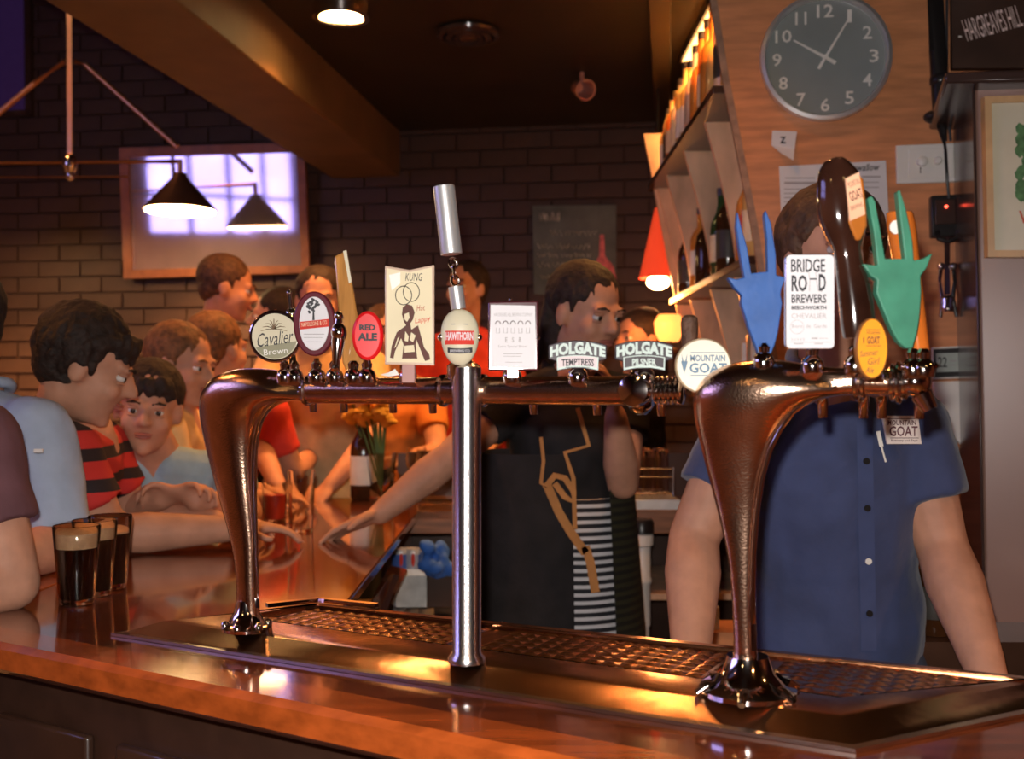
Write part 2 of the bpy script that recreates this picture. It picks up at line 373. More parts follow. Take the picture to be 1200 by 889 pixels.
# back wall chalkboard
M['slate'] = mat('green_grey_slate', (.10,.115,.10), .7, var=.3, scale=7)
M['chalk'] = mat('chalk', (.60,.57,.50), .9, var=.3, scale=60); M['chalk_pink'] = mat('pink_chalk', (.60,.16,.16), .9, var=.3, scale=40)
t = thing('menu_chalkboard', 'slate menu chalkboard with a pink chalk bottle, hung on the brick wall', 'chalkboard', bfr(674, 345, .03))
b = quad([(624,241),(722,240),(722,345),(626,345)], bfr, .03, .02, 'slate', M['slate'], t, smooth=False)
rn = random.Random(3); sc = MB(); g = lambda a, c_: bfr(a, c_, .033)
for y, x0, x1, h in ((254,632,655,12),(273,645,700,7),(289,630,690,7),(299,630,692,6),(310,630,690,8),(325,634,688,6)): scribble(x0, y-h/2, x1, y+h/2, rn, 5, .9, g, sc)
sc.build('chalk_writing', M['chalk'], b)['kind'] = 'stuff'
MB().prism([g(a, c_) for a, c_ in ((703,275),(708,275),(709,300),(719,312),(722,325),(722,343),(692,343),(692,325),(696,310),(702,300))], BN*.001).build('chalk_bottle', M['chalk_pink'], b, smooth=False)
# framed dusky window at far left
w2 = struct(quad([(-60,-60),(26,-60),(28,128),(-60,132)], bfr, .035, .02, 'window_2', mat('night_window', (.03,.015,.05), .1, emit=.05, ecol=(.25,.1,.5)), None, smooth=False))
quad([(27,-60),(34,-60),(36,134),(29,134)], bfr, .03, .05, 'window_frame', M['darkwood'], w2, smooth=False)
quad([(-60,128),(34,128),(34,135),(-60,135)], bfr, .03, .05, 'window_frame', M['darkwood'], w2, smooth=False)
# ================================================================ PENDANT OVER THE TABLE
LY = 4.9
M['brass'] = mat('warm_chrome_rod', (.90,.5,.28), .35, 1, var=.05)
M['shade'] = mat('dark_metal_shade', (.10,.055,.04), .35, .6); M['shade_in'] = mat('white_enamel_inside', (.9,.8,.6), .5)
hub = P(82, 192, LY)
t = thing('pendant_lamp', 'chrome truss pendant lamp with conical shades hanging before the mirror', 'lamp', hub)
MB().tube([P(80,-98,LY), P(82,185,LY)], .012).build('stem', M['brass'], t)
MB().ell(hub, (.035,.035,.05)).ell(hub-V((0,0,.05)), (.02,.02,.03)).build('hub', M['chrome'], t)
MB().tube([P(-60,192,LY), P(213,189,LY)], .011).build('rod', M['brass'], t)
MB().tube([P(-60,208,LY+.12), P(150,207,LY+.12)], .005).build('rod', M['brass'], t)
MB().tube([P(76,72,LY), P(40,98,LY), P(-60,182,LY)], .013).build('rod', M['brass'], t)
MB().tube([P(88,72,LY), P(100,76,LY), P(208,172,LY)], .013).build('rod', M['brass'], t)
for sx in (211, -52):
    top = P(sx, 203, LY); s_ = MB().lathe([(.03,.0),(.035,-.02),(.165,-.165),(.163,-.172),(.03,-.03)], top, 32).build('lamp_shade', M['shade'], t)
    MB().cyl(top, top+V((0,0,.06)), .012).build('hanger', M['brass'], s_)
    MB().lathe([(.155,-.170),(.155,-.176),(.0,-.185)], top, 32).build('glowing_diffuser', M['bulb'], s_)
    lamp('pendant_glow', 'AREA', top-V((0,0,.20)), 30, (1,.5,.18), .28)
# red cone lamp by the shelves
M['redshade'] = mat('glowing_red_fabric', (.8,.04,.015), .7, emit=.55, ecol=(1,.08,.02), trans=0)
c = P(771, 326, 4.25)
t = thing('cone_lamp', 'tall red cone shaded lamp hanging at the far end of the bottle shelves', 'lamp', c)
MB().lathe([(.012,.28),(.075,.0),(.072,.0),(.01,.275)], c, 28, caps=False).build('lamp_shade', M['redshade'], t)
MB().cyl(c+V((0,0,.28)), V((c.x, c.y, 2.7)), .004).build('cord', M['black'], t)
MB().ell(c-V((0,0,.015)), (.045,.045,.03)).build('bulb', M['bulb'], t)
lamp('cone_lamp_glow', 'POINT', c-V((0,0,.09)), 5, ORANGE, .04)
c = P(784, 400, 4.0)
t = thing('candle_lamp', 'small glowing amber table lamp low beside the shelf dividers', 'lamp', (c.x, c.y, c.z-.05))
MB().lathe([(.05,-.05),(.045,-.03),(.01,-.02),(.01,.0)], c, 20).build('base', M['shade'], t)
MB().lathe([(.035,.0),(.055,.03),(.06,.07),(.04,.1),(.0,.102)], c, 20).build('globe', mat('amber_globe', (1,.4,.1), .3, emit=2.5, ecol=(1,.3,.06)), t)
lamp('candle_glow', 'POINT', c+V((-.1,-.12,.05)), 1.6, ORANGE, .04)
# ================================================================ SHELVES AND BOTTLES
def face_x(z): return .55+(2.23-z)*.19
ys = [2.83, 3.12, 3.5, 3.9, 4.14]
t = thing('bottle_shelves', 'leaning plywood shelf unit with curved dividers beside the plywood wall', 'shelves', (.8, 3.45, 0))
for k, Y in enumerate(ys[1:] if True else ys):
    for z0, z1 in ((1.79, 2.205), (1.40, 1.75)):
        n = 8; fr_ = []
        for i in range(n+1):
            z = z0+(z1-z0)*i/n; w = (z-z0)/(z1-z0)
            fr_.append(V((face_x(z)+.01+.035*math.sin(w*PI*.5+.4)*(1-w), Y, z)))
        pts = fr_+[V((1.05, Y, z1)), V((1.05, Y, z0))]
        MB().prism(pts, (0, .018, 0)).build('divider', M['ply_pale'], t, smooth=False)
for z in (2.215, 1.765, 1.385, .9):
    x0 = face_x(z)-.012
    MB().box(((x0-.01+1.15)/2, 3.495, z), (1.16-x0, 1.35, .022)).build('shelf', M['darkwood'], t, bevel=.002)
MB().box((1.16, 3.495, 1.3), (.02, 1.35, 2.6)).build('back_panel', M['ply'], t, smooth=False)
MB().prism([V((face_x(2.42),4.16,2.42)), V((1.15,4.16,2.42)), V((1.15,4.16,.9)), V((face_x(.9),4.16,.9))], (0,.02,0)).build('end_panel', M['ply_pale'], t, smooth=False)
M['amber'] = mat('amber_spirit', (.85,.33,.06), .12, trans=.35, var=.05); M['gold_l'] = mat('pale_gold_spirit', (.95,.62,.22), .12, trans=.35, var=.05)
M['green_g'] = mat('green_glass', (.05,.12,.04), .08, trans=.5); M['clear_b'] = mat('clear_spirit', (.9,.80,.65), .1, trans=.5, var=0)
M['brown_g'] = mat('brown_glass', (.06,.022,.008), .08, trans=.3)
M['lab_c'] = mat('cream_label', (.75,.62,.42), .6); M['lab_r'] = mat('red_label', (.5,.08,.04), .6); M['lab_w'] = mat('white_label', (.8,.76,.7), .6); M['lab_k'] = mat('black_label', (.04,.035,.03), .5)
M['cork'] = mat('dark_cap', (.05,.04,.04), .3); M['goldcap'] = mat('gold_cap', (.7,.45,.15), .3, .8)
def bottle(base, h, r, kind, label, group, body, lab_m, cap_m, name='spirit_bottle'):
    t = thing(name, label, 'bottle', base, group)
    if kind == 0: pr = [(r*.9,0),(r,.01),(r,h*.6),(r*.8,h*.68),(r*.35,h*.76),(r*.33,h*.93)]
    elif kind == 1: pr = [(r*.9,0),(r,.012),(r,h*.52),(r*.92,h*.6),(r*.5,h*.72),(r*.34,h*.82),(r*.34,h*.93)]
    else: pr = [(r*1.05,0),(r*1.1,.01),(r*1.08,h*.45),(r*.9,h*.6),(r*.4,h*.68),(r*.38,h*.93)]
    MB().lathe(pr, base, 20).build('glass_body', body, t)
    MB().lathe([(r*1.012,h*.16),(r*1.02,h*.165),(r*1.02,h*.46),(r*1.012,h*.465)], base, 20, caps=False).build('paper_label', lab_m, t)
    MB().lathe([(r*.40,h*.92),(r*.40,h),(0,h)], base, 14).build('cap', cap_m, t)
    return t
bodies = [('amber', 'amber'), ('gold_l', 'pale gold'), ('clear_b', 'clear'), ('green_g', 'green glass'), ('brown_g', 'brown glass')]
labs = [('lab_c', 'cream'), ('lab_r', 'red'), ('lab_w', 'white'), ('lab_k', 'black')]
ordn = ['nearest', 'second', 'third', 'fourth', 'fifth', 'sixth', 'seventh', 'eighth', 'ninth', 'tenth', 'eleventh', 'twelfth', 'farthest']
rn = random.Random(11)
for row in range(2):
    for k in range(13):
        Y = 2.84+k*.100; z = 2.227; x = face_x(2.23)+.045+row*.1
        bi = rn.choice([0, 0, 1, 1, 2, 3]) ; li = rn.randrange(4); h = rn.uniform(.25, .33)
        pos = ordn[k]+(' from the near end' if 0 < k < 12 else '')
        bottle(V((x, Y, z)), h, .036+rn.uniform(-.004,.006), rn.randrange(3), f'{labs[li][1]} labelled spirit bottle, {pos}, {"front" if row == 0 else "rear"} row, top shelf',
               'spirit bottles on the top shelf', M[bodies[bi][0]], M[labs[li][0]], rn.choice([M['cork'], M['goldcap'], M['chrome']]))
for k, (Y, xo) in enumerate(((2.90,.03),(2.99,.03),(3.06,.11),(3.27,.028),(3.37,.028),(3.63,.028),(3.74,.028),(4.02,.028))):
    z = 1.777; bi = [1,0,1,4,3,4,0,4][k]; li = k % 4
    bottle(V((face_x(1.79)+xo, Y, z)), .28, .036, k % 3, f'{bodies[bi][1]} bottle with {labs[li][1]} label, {["nearest","second","third","fourth","fifth","sixth","seventh","farthest"][k]} of the middle shelf from the plywood wall',
           'bottles on the middle shelf', M[bodies[bi][0]], M[labs[li][0]], M['cork'])
# leaflets on the lower shelf
for k in range(5):
    Y = 2.86+k*.06; x = face_x(1.5)+.02
    o = MB().box((x+.04, Y, 1.397+.12-.01*k), (.16, .012, .24-.02*k)).build('menu_booklet', [M['paper'], M['frame'], M['paper'], M['steel'], M['paper']][k], smooth=False)
    tag(o, ['nearest white booklet', 'brown booklet', 'middle white booklet', 'grey booklet', 'farthest white booklet'][k]+' standing upright on the lower plywood shelf', 'booklet', 'booklets on the lower shelf')
# ================================================================ THINGS ON THE PLYWOOD WALL
fp = lambda off: (lambda a, b: pfr(a, b, off))
def pquad(pp, off, th, nm, m, par, **k): return MB().prism([pfr(a, b, off) for a, b in pp], -PN*th).build(nm, m, par, **k)
t = thing('wall_clock', 'round silver rimmed wall clock with grey dial showing five past ten', 'clock', pfr(966, 145, .02))
cc = pfr(966, 70, .0); Rr = .165
M['dial'] = mat('grey_dial', (.23,.26,.255), .3, var=.08, scale=6); M['rim'] = mat('brushed_silver', (.75,.75,.76), .32, .75, var=.04)
MB().lathe([(Rr*.9,.0),(Rr*.98,.005),(Rr,.02),(Rr*.985,.034),(Rr*.93,.038),(Rr*.905,.030),(Rr*.90,.012)], cc, 64, axis=PN).build('rim', M['rim'], t)
MB().lathe([(Rr*.91,.008),(Rr*.91,.014),(0,.014)], cc, 64, axis=PN).build('dial', M['dial'], t)
def cfr(off):
    def f(x, y): return cc+PU*(x*Rr)+V((0,0,-y*Rr))+PN*off
    return f
for k in range(1, 13):
    a = k*PI/6; x, y = .73*math.sin(a), -.73*math.cos(a); w = {1:.035,10:.125,11:.085,12:.125}.get(k, .068)
    letters(str(k), (x-w, y-.10, x+w, y+.10), 0, M['white'], t, 'numeral', bold=.012, fr=cfr(.0155))
def hand(a, L, back, w, nm):
    f = cfr(.019); dx, dy = math.sin(a), -math.cos(a); px_, py_ = -dy, dx
    MB().prism([f(-dx*back-px_*w, -dy*back-py_*w), f(dx*L-px_*w*.35, dy*L-py_*w*.35), f(dx*L+px_*w*.35, dy*L+py_*w*.35), f(-dx*back+px_*w, -dy*back+py_*w)], PN*.0015).build(nm, M['white'], t, smooth=False)
hand(math.radians(301), .56, .18, .03, 'hour_hand'); hand(math.radians(31), .76, .2, .024, 'minute_hand')
MB().lathe([(.0,.02),(.007,.02),(.007,.024),(0,.025)], cc, 16, axis=PN).build('hand_boss', M['white'], t)
# curled note
t = thing('taped_note', 'small white note with a bold letter, curling off the plywood under the clock', 'note', pfr(918, 188, .01))
b = MB(); f = fp(.006)
b.add([pfr(905,153,.004), pfr(934,154,.004), pfr(931,175,.012), pfr(930,188,.03), pfr(916,180,.02), pfr(904,170,.006)], [(0,1,2,5),(5,2,3,4)])
b.build('sheet', M['paper'], t, smooth=False)
letters('Z', (914,160,921,168), 0, M['ink'], t, bold=.03, fr=lambda a, b_: pfr(a, b_, .011))
# printed sheet
t = thing('printed_notice', 'white printed notice sheet pinned up behind the bartender head', 'notice', pfr(976, 270, .004))
s_ = pquad([(913,195),(1038,188),(1042,262),(916,270)], .004, .001, 'sheet', M['paper'], t, smooth=False)
bars([(920,208,955,209),(919,213,968,215.5),(1010,206,1032,208),(919,221,966,222),(919,226,966,227),(919,231,962,232),(919,236,960,237),(1004,213,1030,214),(1004,219,1030,220)], 0, M['grey_ink'], s_, fr=fp(.005))
letters('swallow', (1000,192,1031,200), 0, M['ink'], s_, shear=.3, bold=.01, fr=fp(.005), rot=-.04)
# switch plate
t = thing('dimmer_switch_plate', 'white dimmer switch plate with two round knobs, right of the notice', 'switch', pfr(1086, 215, .01))
pp = [(1050,170),(1122,167),(1123,213),(1051,215)]
s_ = pquad(pp, .012, .012, 'plate', M['white'], t, bevel=.003)
pquad([(1065,175),(1117,173),(1117,208),(1065,209)], .014, .003, 'inner_plate', M['white'], t, bevel=.001)
for x, y, r in ((1079,191,.0135),(1097,190,.010)):
    MB().lathe([(r,.012),(r*.95,.024),(r*.6,.027),(0,.027)], pfr(x, y, 0), 20, axis=PN).build('knob', M['white'], t)
bars([(1078.2,196,1079.2,203)], 0, M['ink'], t, 'pointer', fr=fp(.028))
# conduit and cable
t = thing('black_conduit', 'black glossy conduit pipe coming down beside the clock with trailing cable', 'pipe', pfr(1100, 165, .03))
MB().tube([pfr(1094,-60,.04), pfr(1099,60,.04), pfr(1103,130,.04)], .021, 14).build('pipe', M['black'], t)
MB().tube([pfr(1103,130,.05), pfr(1104,150,.05), pfr(1107,166,.05)], [.02,.012,.006], 12).build('pipe_end', M['black'], t)
MB().ell(pfr(1099,137,.05), (.036,.025,.018)).build('tape_wrap', M['black'], t)
MB().lathe([(.022,0),(.026,.005),(.026,.02),(.022,.025)], pfr(1102,100,.04), 14).build('clamp', M['black'], t)
MB().tube([pfr(1102,140,.06), pfr(1108,175,.06), pfr(1110,210,.05), pfr(1112,232,.05)], .004, 8).build('cable', M['black'], t)
MB().tube([pfr(1110,-20,.03), pfr(1109,120,.03), pfr(1114,165,.03)], .004, 8).build('cable', M['ink'], t)
# socket box with red light
t = thing('black_socket_box', 'small black box with a red indicator light on the plywood', 'box', pfr(1108, 278, .02))
s_ = pquad([(1091,229),(1124,227),(1125,277),(1092,278)], .03, .03, 'box_body', M['black'], t, bevel=.004)
pquad([(1096,234),(1120,233),(1121,262),(1096,263)], .034, .006, 'cover', M['postside'], t, bevel=.002)
MB().ell(pfr(1109,242,.036), .004).build('indicator_light', mat('red_led', (1,.1,.05), .3, emit=6, ecol=(1,.08,.04)), t)
t = thing('lever_corkscrew', 'chrome lever corkscrew hanging under the black box', 'corkscrew', pfr(1110, 375, .03))
MB().tube([pfr(1110,278,.05), pfr(1110,345,.05)], .007, 12).build('shaft', M['chrome'], t)
MB().tube([pfr(1098,270,.05), pfr(1100,279,.05), pfr(1110,283,.05), pfr(1121,279,.05), pfr(1123,270,.05)], .007, 10).build('handle', M['black'], t)
MB().tube([pfr(1103,310,.05), pfr(1101,330,.05), pfr(1104,350,.05), pfr(1102,372,.05)], [.006,.004,.006,.004], 10).build('lever', M['chrome'], t)
MB().tube([pfr(1117,310,.05), pfr(1119,330,.05), pfr(1116,350,.05), pfr(1121,371,.05)], [.006,.004,.006,.004], 10).build('lever', M['black'], t)
MB().lathe([(.014,.0),(.017,.01),(.013,.02),(.016,.03),(.012,.04)], pfr(1110,365,.05), 16).build('collar', M['chrome'], t)
MB().ell(pfr(1103,312,.05), .010).ell(pfr(1117,312,.05), .010).build('gear', M['chrome'], t)
# thermostat and remote holder
t = thing('digital_thermostat', 'white digital thermostat reading 22 by the pillar corner', 'thermostat', pfr(1110, 443, .01))
pquad([(1092,407),(1127,405),(1128,443),(1093,444)], .016, .016, 'case', M['white'], t, bevel=.002)
pquad([(1094,409),(1125,407.5),(1126,441),(1095,442)], .0175, .003, 'bezel', M['black'], t, smooth=False)
s_ = pquad([(1097,414),(1123,413),(1123.5,435),(1098,436)], .019, .002, 'lcd', mat('lcd', (.36,.42,.38), .3), t, smooth=False)
letters('22', (1099,418,1110,430), 0, M['ink'], s_, bold=.01, fr=fp(.0205))
bars([(1113,422,1121,423.5),(1113,427,1119,428)], 0, M['grey_ink'], s_, fr=fp(.0205))
o = MB().prism([pfr(a, b, .02) for a, b in ((1094,447),(1129,446),(1134,520),(1128,522),(1098,498))], -PN*.02).build('white_wall_box', M['white'], bevel=.003)
tag(o, 'plain white wall box directly under the thermostat', 'box')
# right pillar poster
ppf = lambda off: (lambda a, b: P(a, b, 2.34-(a-1136)*.00065-off))
t = thing('framed_hop_poster', 'pale poster of a green hop cone in a thin timber frame on the pillar', 'picture', P(1220, 300, 2.38))
f = ppf(.012); g = lambda pp, off, th, nm, m, par: MB().prism([ppf(off)(a, b) for a, b in pp], (0, th, 0)).build(nm, m, par, smooth=False)
g([(1162,120),(1290,116),(1290,294),(1166,294)], .014, .01, 'sheet', M['cream'], t)
M['pine'] = mat('thin_pine_frame', (.55,.33,.14), .4)
g([(1154,113),(1290,108),(1290,116),(1161,120)], .022, .02, 'frame_rail', M['pine'], t)
g([(1154,113),(1162,120),(1166,293),(1158,301)], .022, .02, 'frame_rail', M['pine'], t)
g([(1158,301),(1166,293),(1290,293),(1290,301)], .022, .02, 'frame_rail', M['pine'], t)
M['hop'] = mat('green_ink', (.07,.17,.06), .7, var=.5, scale=60)
hp = MB(); rn = random.Random(5)
for k in range(70):
    x = 1195+rn.uniform(0, 40); y = 143+k*1.27; s = 6
    hp.prism([ppf(.0155+k*.00002)(a, b) for a, b in ((x-s,y-2),(x-2,y-7),(x+s,y-3),(x+s-2,y+5),(x,y+9),(x-s+1,y+4))], (0,.0005,0))
hp.build('hop_print', M['hop'], t, smooth=False)
letters('WILD', (1194,247,1240,262), 0, M['lab_r'], t, bold=.02, fr=ppf(.0155))
t = thing('tap_chalkboard', 'dark tap list chalkboard above the pillar ledge, chalked in white capitals', 'chalkboard', P(1200, 80, 2.6))
s_ = MB().prism([P(1114,-90,2.64), P(1300,-95,2.52), P(1300,79,2.52), P(1116,80,2.64)], (.003,.02,0)).build('board', M['darkwood'], t, smooth=False)
cb = lambda a, b: P(a, b, 2.636-(a-1114)*.00066)
letters('HARGREAVES HILL', (1129,14,1197,40), 0, mat('white_chalk', (.75,.6,.55), .9, var=.2, scale=90), s_, fr=cb, rot=-.30, warp=lambda u, w, x, y: (x, y+(.5-u)*-2))
bars([(1123,42,1127,44)], 0, M['chalk'], s_, fr=cb)

t = thing('added_strip_light', 'added ceiling strip light brightening the top row of spirit bottles', 'light', (.66, 3.45, 2.66))  # fixture added to carry the fill light over the bottles
MB().box((.66,3.45,2.68), (.05,1.25,.03)).build('housing', M['darkwood'], t, bevel=.003)
MB().box((.66,3.45,2.656), (.03,1.18,.012)).build('diffuser', mat('amber_diffuser', (1,.6,.3), .5, emit=6, ecol=(1,.5,.15)), t, smooth=False)
# ================================================================ THE BAR
ZC = 1.072; ZT = 1.094
A = onz(140,745,ZC); B = onz(1000,880,ZC); Cc = onz(1293,795,ZT); D = onz(375,703,ZT)
ctr = [V((-.87,1.575,0)), V((.36,.83,0)), V((1.5,1.60,0)), V((1.5,1.9,0)), V((.70,1.215,0)), V((-.27,1.675,0)), V((-.27,3.45,0)), V((-.87,3.45,0))]
t = thing('bar_counter', 'long varnished timber bar counter turning a corner in the foreground', 'bar counter', (0, 1.6, 0))
bb = MB().prism([p+V((0,0,ZC)) for p in ctr], (0,0,-.022)); bb.build('bar_top', M['bar'], t, bevel=.004)
r = MB()
def railseg(a, b, w=.05, h=.045, ou=.012):
    a = V(a); b = V(b); d_ = (b-a).normalized(); n = V((d_.y, -d_.x, 0))
    sec = [(-w, 0), (ou*.4, 0), (ou, -.008), (ou, -h+.01), (0, -h), (-w, -h)]
    return r.rings([[p+n*x+V((0,0,ZC+.002+z)) for x, z in sec] for p in (a, b)])
railseg(ctr[0]-V((.02,-.012,0)), ctr[1]+V((.01,-.006,0))); railseg(ctr[1], ctr[2]); railseg(ctr[7], ctr[0])
r.build('front_rail', M['rail'], t)
pn = MB()
def inset(k): 
    c = V((.0,1.9,0)); return k
body = [V((-.80,1.65,0)), V((.36,.93,0)), V((1.45,1.68,0)), V((1.45,1.80,0)), V((.60,1.20,0)), V((-.45,1.72,0)), V((-.55,3.40,0)), V((-.80,3.40,0))]
MB().prism([p+V((0,0,ZC-.045)) for p in body], (0,0,-(ZC-.045))).build('bar_body', M['panel'], t, smooth=False)
# recessed front panels
a = body[0]; b2 = body[1]; dd = (b2-a); L = dd.length; dd.normalize(); nn = V((dd.y, -dd.x, 0))
for k in range(5):
    c = a+dd*(L*(k+.5)/5)+nn*.008; MB().box((c.x, c.y, .52), (L/5-.06, .016, .82), math.atan2(dd.y, dd.x)).build('front_panel', M['darkwood'], t, bevel=.006)
fr_ = MB().tube([V((-.95,1.42,.2)), V((.36,.68,.2)), V((1.4,1.35,.2))], .022, 14); o = fr_.build('foot_rail', M['brass'], t)
for p in ((-.5,1.17),(.2,.775)):
    MB().tube([V((p[0],p[1],.2)), V((p[0]+.08,p[1]+.16,.2))], .01, 8).build('rail_bracket', M['brass'], t)
# drip tray
t = thing('drip_tray', 'long wedge ended stainless drip tray with perforated plates under the taps', 'drip tray', (0, 1.35, ZC))
outl = [A, B, Cc, D]
for p in outl: p.z = ZC
cen = sum(outl, V((0,0,0)))/4
def offs(poly, dist):       # move every side inwards
    n = len(poly); out = []
    for i in range(n):
        p0, p1, p2 = poly[i-1], poly[i], poly[(i+1) % n]
        d1 = (p1-p0).normalized(); d2 = (p2-p1).normalized()
        n1 = V((-d1.y, d1.x, 0)); n2 = V((-d2.y, d2.x, 0)); k = dist/(1+n1.dot(n2)); out.append(p1+(n1+n2)*k)
    return out
z = lambda poly, zz: [V((p.x, p.y, zz)) for p in poly]
o0 = outl
seq = [z(offs(o0,-.004), ZC+.001), z(offs(o0,-.004), ZC+.004), z(offs(o0,.004), ZC+.006), z(offs(o0,.030), ZT-.001), z(offs(o0,.040), ZT+.001)]
inn = offs(o0, .062)
# the towers stand on a broad front ledge of the tray
n_f = V((-(B-A).normalized().y, (B-A).normalized().x, 0))
inn[0] = inn[0]+n_f*.022+V((.02,0,0)); inn[1] = inn[1]+n_f*.035
inn[2] = offs(o0,.03)[2]; inn[3] = offs(o0,.024)[3]
seq += [z(inn, ZT+.001), z(inn, ZT-.008)]
MB().rings(seq, caps=False).build('tray_frame', M['tray'], t, ang=25)
MB().prism(z(inn, ZT-.020), (0,0,-.001)).build('catch_pan', M['black'], t, smooth=False)
MB().rings([z(offs(o0,-.006),ZC+.0005), z(offs(o0,-.006),ZC+.0045), z(offs(o0,.001),ZC+.006), z(offs(o0,.001),ZC+.0005)], closed=True).build('edge_bead', M['steel'], t)
# bright upstand along the far left corner
up = MB(); pa = offs(o0,.01)
for a_, b_ in ((pa[0]+(pa[3]-pa[0])*.70, pa[3]), (pa[3], pa[3]+(pa[2]-pa[3])*.10)):
    dd = (b_-a_).normalized(); nn = V((-dd.y, dd.x, 0))*.006
    up.prism([V((p.x,p.y,ZT)) for p in (a_-nn, b_-nn, b_+nn, a_+nn)], (0,0,.006))
up.build('upstand', M['chrome'], t)
ux = (inn[1]-inn[0]).normalized(); uy = V((-ux.y, ux.x, 0)); org = inn[0]
def inside(p, poly):
    for i in range(len(poly)):
        a_, b_ = poly[i], poly[(i+1) % len(poly)]
        if (b_.x-a_.x)*(p.y-a_.y)-(b_.y-a_.y)*(p.x-a_.x) < 0: return False
    return True
inz = z(offs(inn, .002), 0)
pitch = .0215; plates = [MB() for _ in range(3)]
xs = [(p-V((org.x,org.y,p.z))).dot(ux) for p in inn]; x0, x1 = min(xs), max(xs); ysv = [(p-V((org.x,org.y,p.z))).dot(uy) for p in inn]; y0, y1 = min(ysv), max(ysv)
nx = int((x1-x0)/pitch)+1; ny = int((y1-y0)/pitch)+1
for i in range(nx):
    for j in range(ny):
        c = V((org.x,org.y,0))+ux*(x0+(i+.5)*pitch)+uy*(y0+(j+.5)*pitch)
        cs = [c+ux*(sx*pitch/2)+uy*(sy*pitch/2) for sx, sy in ((-1,-1),(1,-1),(1,1),(-1,1))]
        if not all(inside(q, inz) for q in cs): continue
        k = min(2, int(3*i/nx)); pm = plates[k]; zz = ZT-.004
        if 0 < (i % (nx//3+1)) < nx//3 and True:
            outer = []
            for a_, b_ in zip(cs, cs[1:]+cs[:1]): outer += [a_, (a_+b_)/2]
            ho = [c+ux*(.0046*math.cos(an))+uy*(.0019*math.sin(an)) for an in [math.radians(225+45*q) for q in range(8)]]
            vv = [V((p.x,p.y,zz)) for p in outer]+[V((p.x,p.y,zz+.0014)) for p in ho]+[V((p.x,p.y,zz-.004)) for p in ho]
            ff = [(q, (q+1) % 8, 8+(q+1) % 8, 8+q) for q in range(8)]+[(8+q, 8+(q+1) % 8, 16+(q+1) % 8, 16+q) for q in range(8)]
            pm.add(vv, ff)
        else:
            pm.add([V((p.x,p.y,zz)) for p in cs], [(0,1,2,3)])
for pm in plates:
    me = pm.mesh('perforated_plate', WL[t.name]); link('perforated_plate', me, M['tray'], t, ang=30)
    me.flip_normals() if me.polygons[0].normal.z < 0 else None
MB().rings([z(inn, ZT-.0045), z(offs(inn,.0175), ZT-.0045)], caps=False).build('plate_border', M['tray'], t)
for k in (1, 2):
    q = V((org.x,org.y,0))+ux*(x0+(x1-x0)*k/3)
    MB().prism([V((p.x,p.y,ZT-.002)) for p in (q+uy*.02-ux*.002, q+uy*.02+ux*.002, q+uy*(y1-.02)+ux*.002, q+uy*(y1-.02)-ux*.002)], (0,0,-.004)).build('plate_joint', M['chrome'], t)
# ================================================================ BEER TOWERS
TB = onz(875,812,ZT); TA = onz(290,738,ZT); TU = (TB-TA); TU.z = 0; TU.normalize(); TN = V((TU.y, -TU.x, 0))   # TN points at the drinkers
def tp(px, py, off=0):
    o = TB+TN*off; d_ = V(((px-HX)/F, 1, -(py-HY)/F)); n = TN; e = V((0,0,EYE))
    return e+d_*((o-e).dot(n)/d_.dot(n))
def YD(px, off=0): return tp(px, 440, off).y
def horn(st, name, parent, fl=.62, minr=.012, n=28, base=3):
    rr = []
    for i, (o_, i_) in enumerate(st):
        a_ = tp(*o_); b_ = tp(*i_); c = (a_+b_)/2; h = (b_-a_)/2; hw = h.length
        dep = max(minr, min(hw*fl, .034)); 
        ring = []
        for k in range(n):
            an = 2*PI*k/n; ca, sa = math.cos(an), math.sin(an)
            ca = math.copysign(abs(ca)**.8, ca); sa = math.copysign(abs(sa)**.8, sa)
            ring.append(c+h*ca+TN*sa*dep)
        rr.append(ring)
    # refine by interpolation
    out = []
    for i in range(len(rr)-1):
        p0 = rr[max(0,i-1)]; p1 = rr[i]; p2 = rr[i+1]; p3 = rr[min(len(rr)-1,i+2)]
        for q in range(4):
            u = q/4; u2 = u*u; u3 = u2*u
            out.append([(p1[k]*2+(p2[k]-p0[k])*u+(p0[k]*2-p1[k]*5+p2[k]*4-p3[k])*u2+(p1[k]*3-p0[k]-p2[k]*3+p3[k])*u3)*.5 for k in range(n)])
    out.append(rr[-1])
    return MB().rings(out).build(name, M['cobra'], parent, ang=60)
t1 = thing('beer_tower', 'three legged chrome beer tower, flared left leg and straight centre post under a long pipe', 'beer tower', onz(547,778,ZT))
horn([((266,738),(312,741)),((275,724),(303,726)),((280,690),(301,690)),((274,640),(300,640)),((262,590),(298,590)),((252,550),(297,550)),((244,512),(298,520)),((240,482),(303,495)),((243,460),(313,480)),((258,441),(328,472)),((285,432),(345,469)),((320,433),(357,470)),((360,442),(366,471))], 'flared_leg', t1)
f = tp(289,742); MB().lathe([(.034,.0),(.034,.004),(.025,.010),(.017,.024),(.0135,.040)], (f.x,f.y,ZT+.001), 32).build('foot', M['chrome'], t1)
for k in range(6):
    an = k*PI/3+.3; p = V((f.x,f.y,ZT))+V((math.cos(an),math.sin(an),0))*.0285
    MB().lathe([(.006,.004),(.006,.010),(.003,.014),(0,.0145)], p, 10).build('foot_bolt', M['chrome'], t1)
pc = lambda px, off=0: tp(px, 457.5, off)
MB().cyl(pc(360), pc(745), .0168, n=32).build('cross_pipe', M['cobra'], t1)
c = onz(547,776,ZT)
MB().lathe([(.0225,.0),(.0225,.006),(.0175,.012),(.0175,.340),(.0175,.352),(.012,.357),(0,.358)], (c.x,c.y,ZT+.001), 36).build('centre_post', M['satin'], t1)
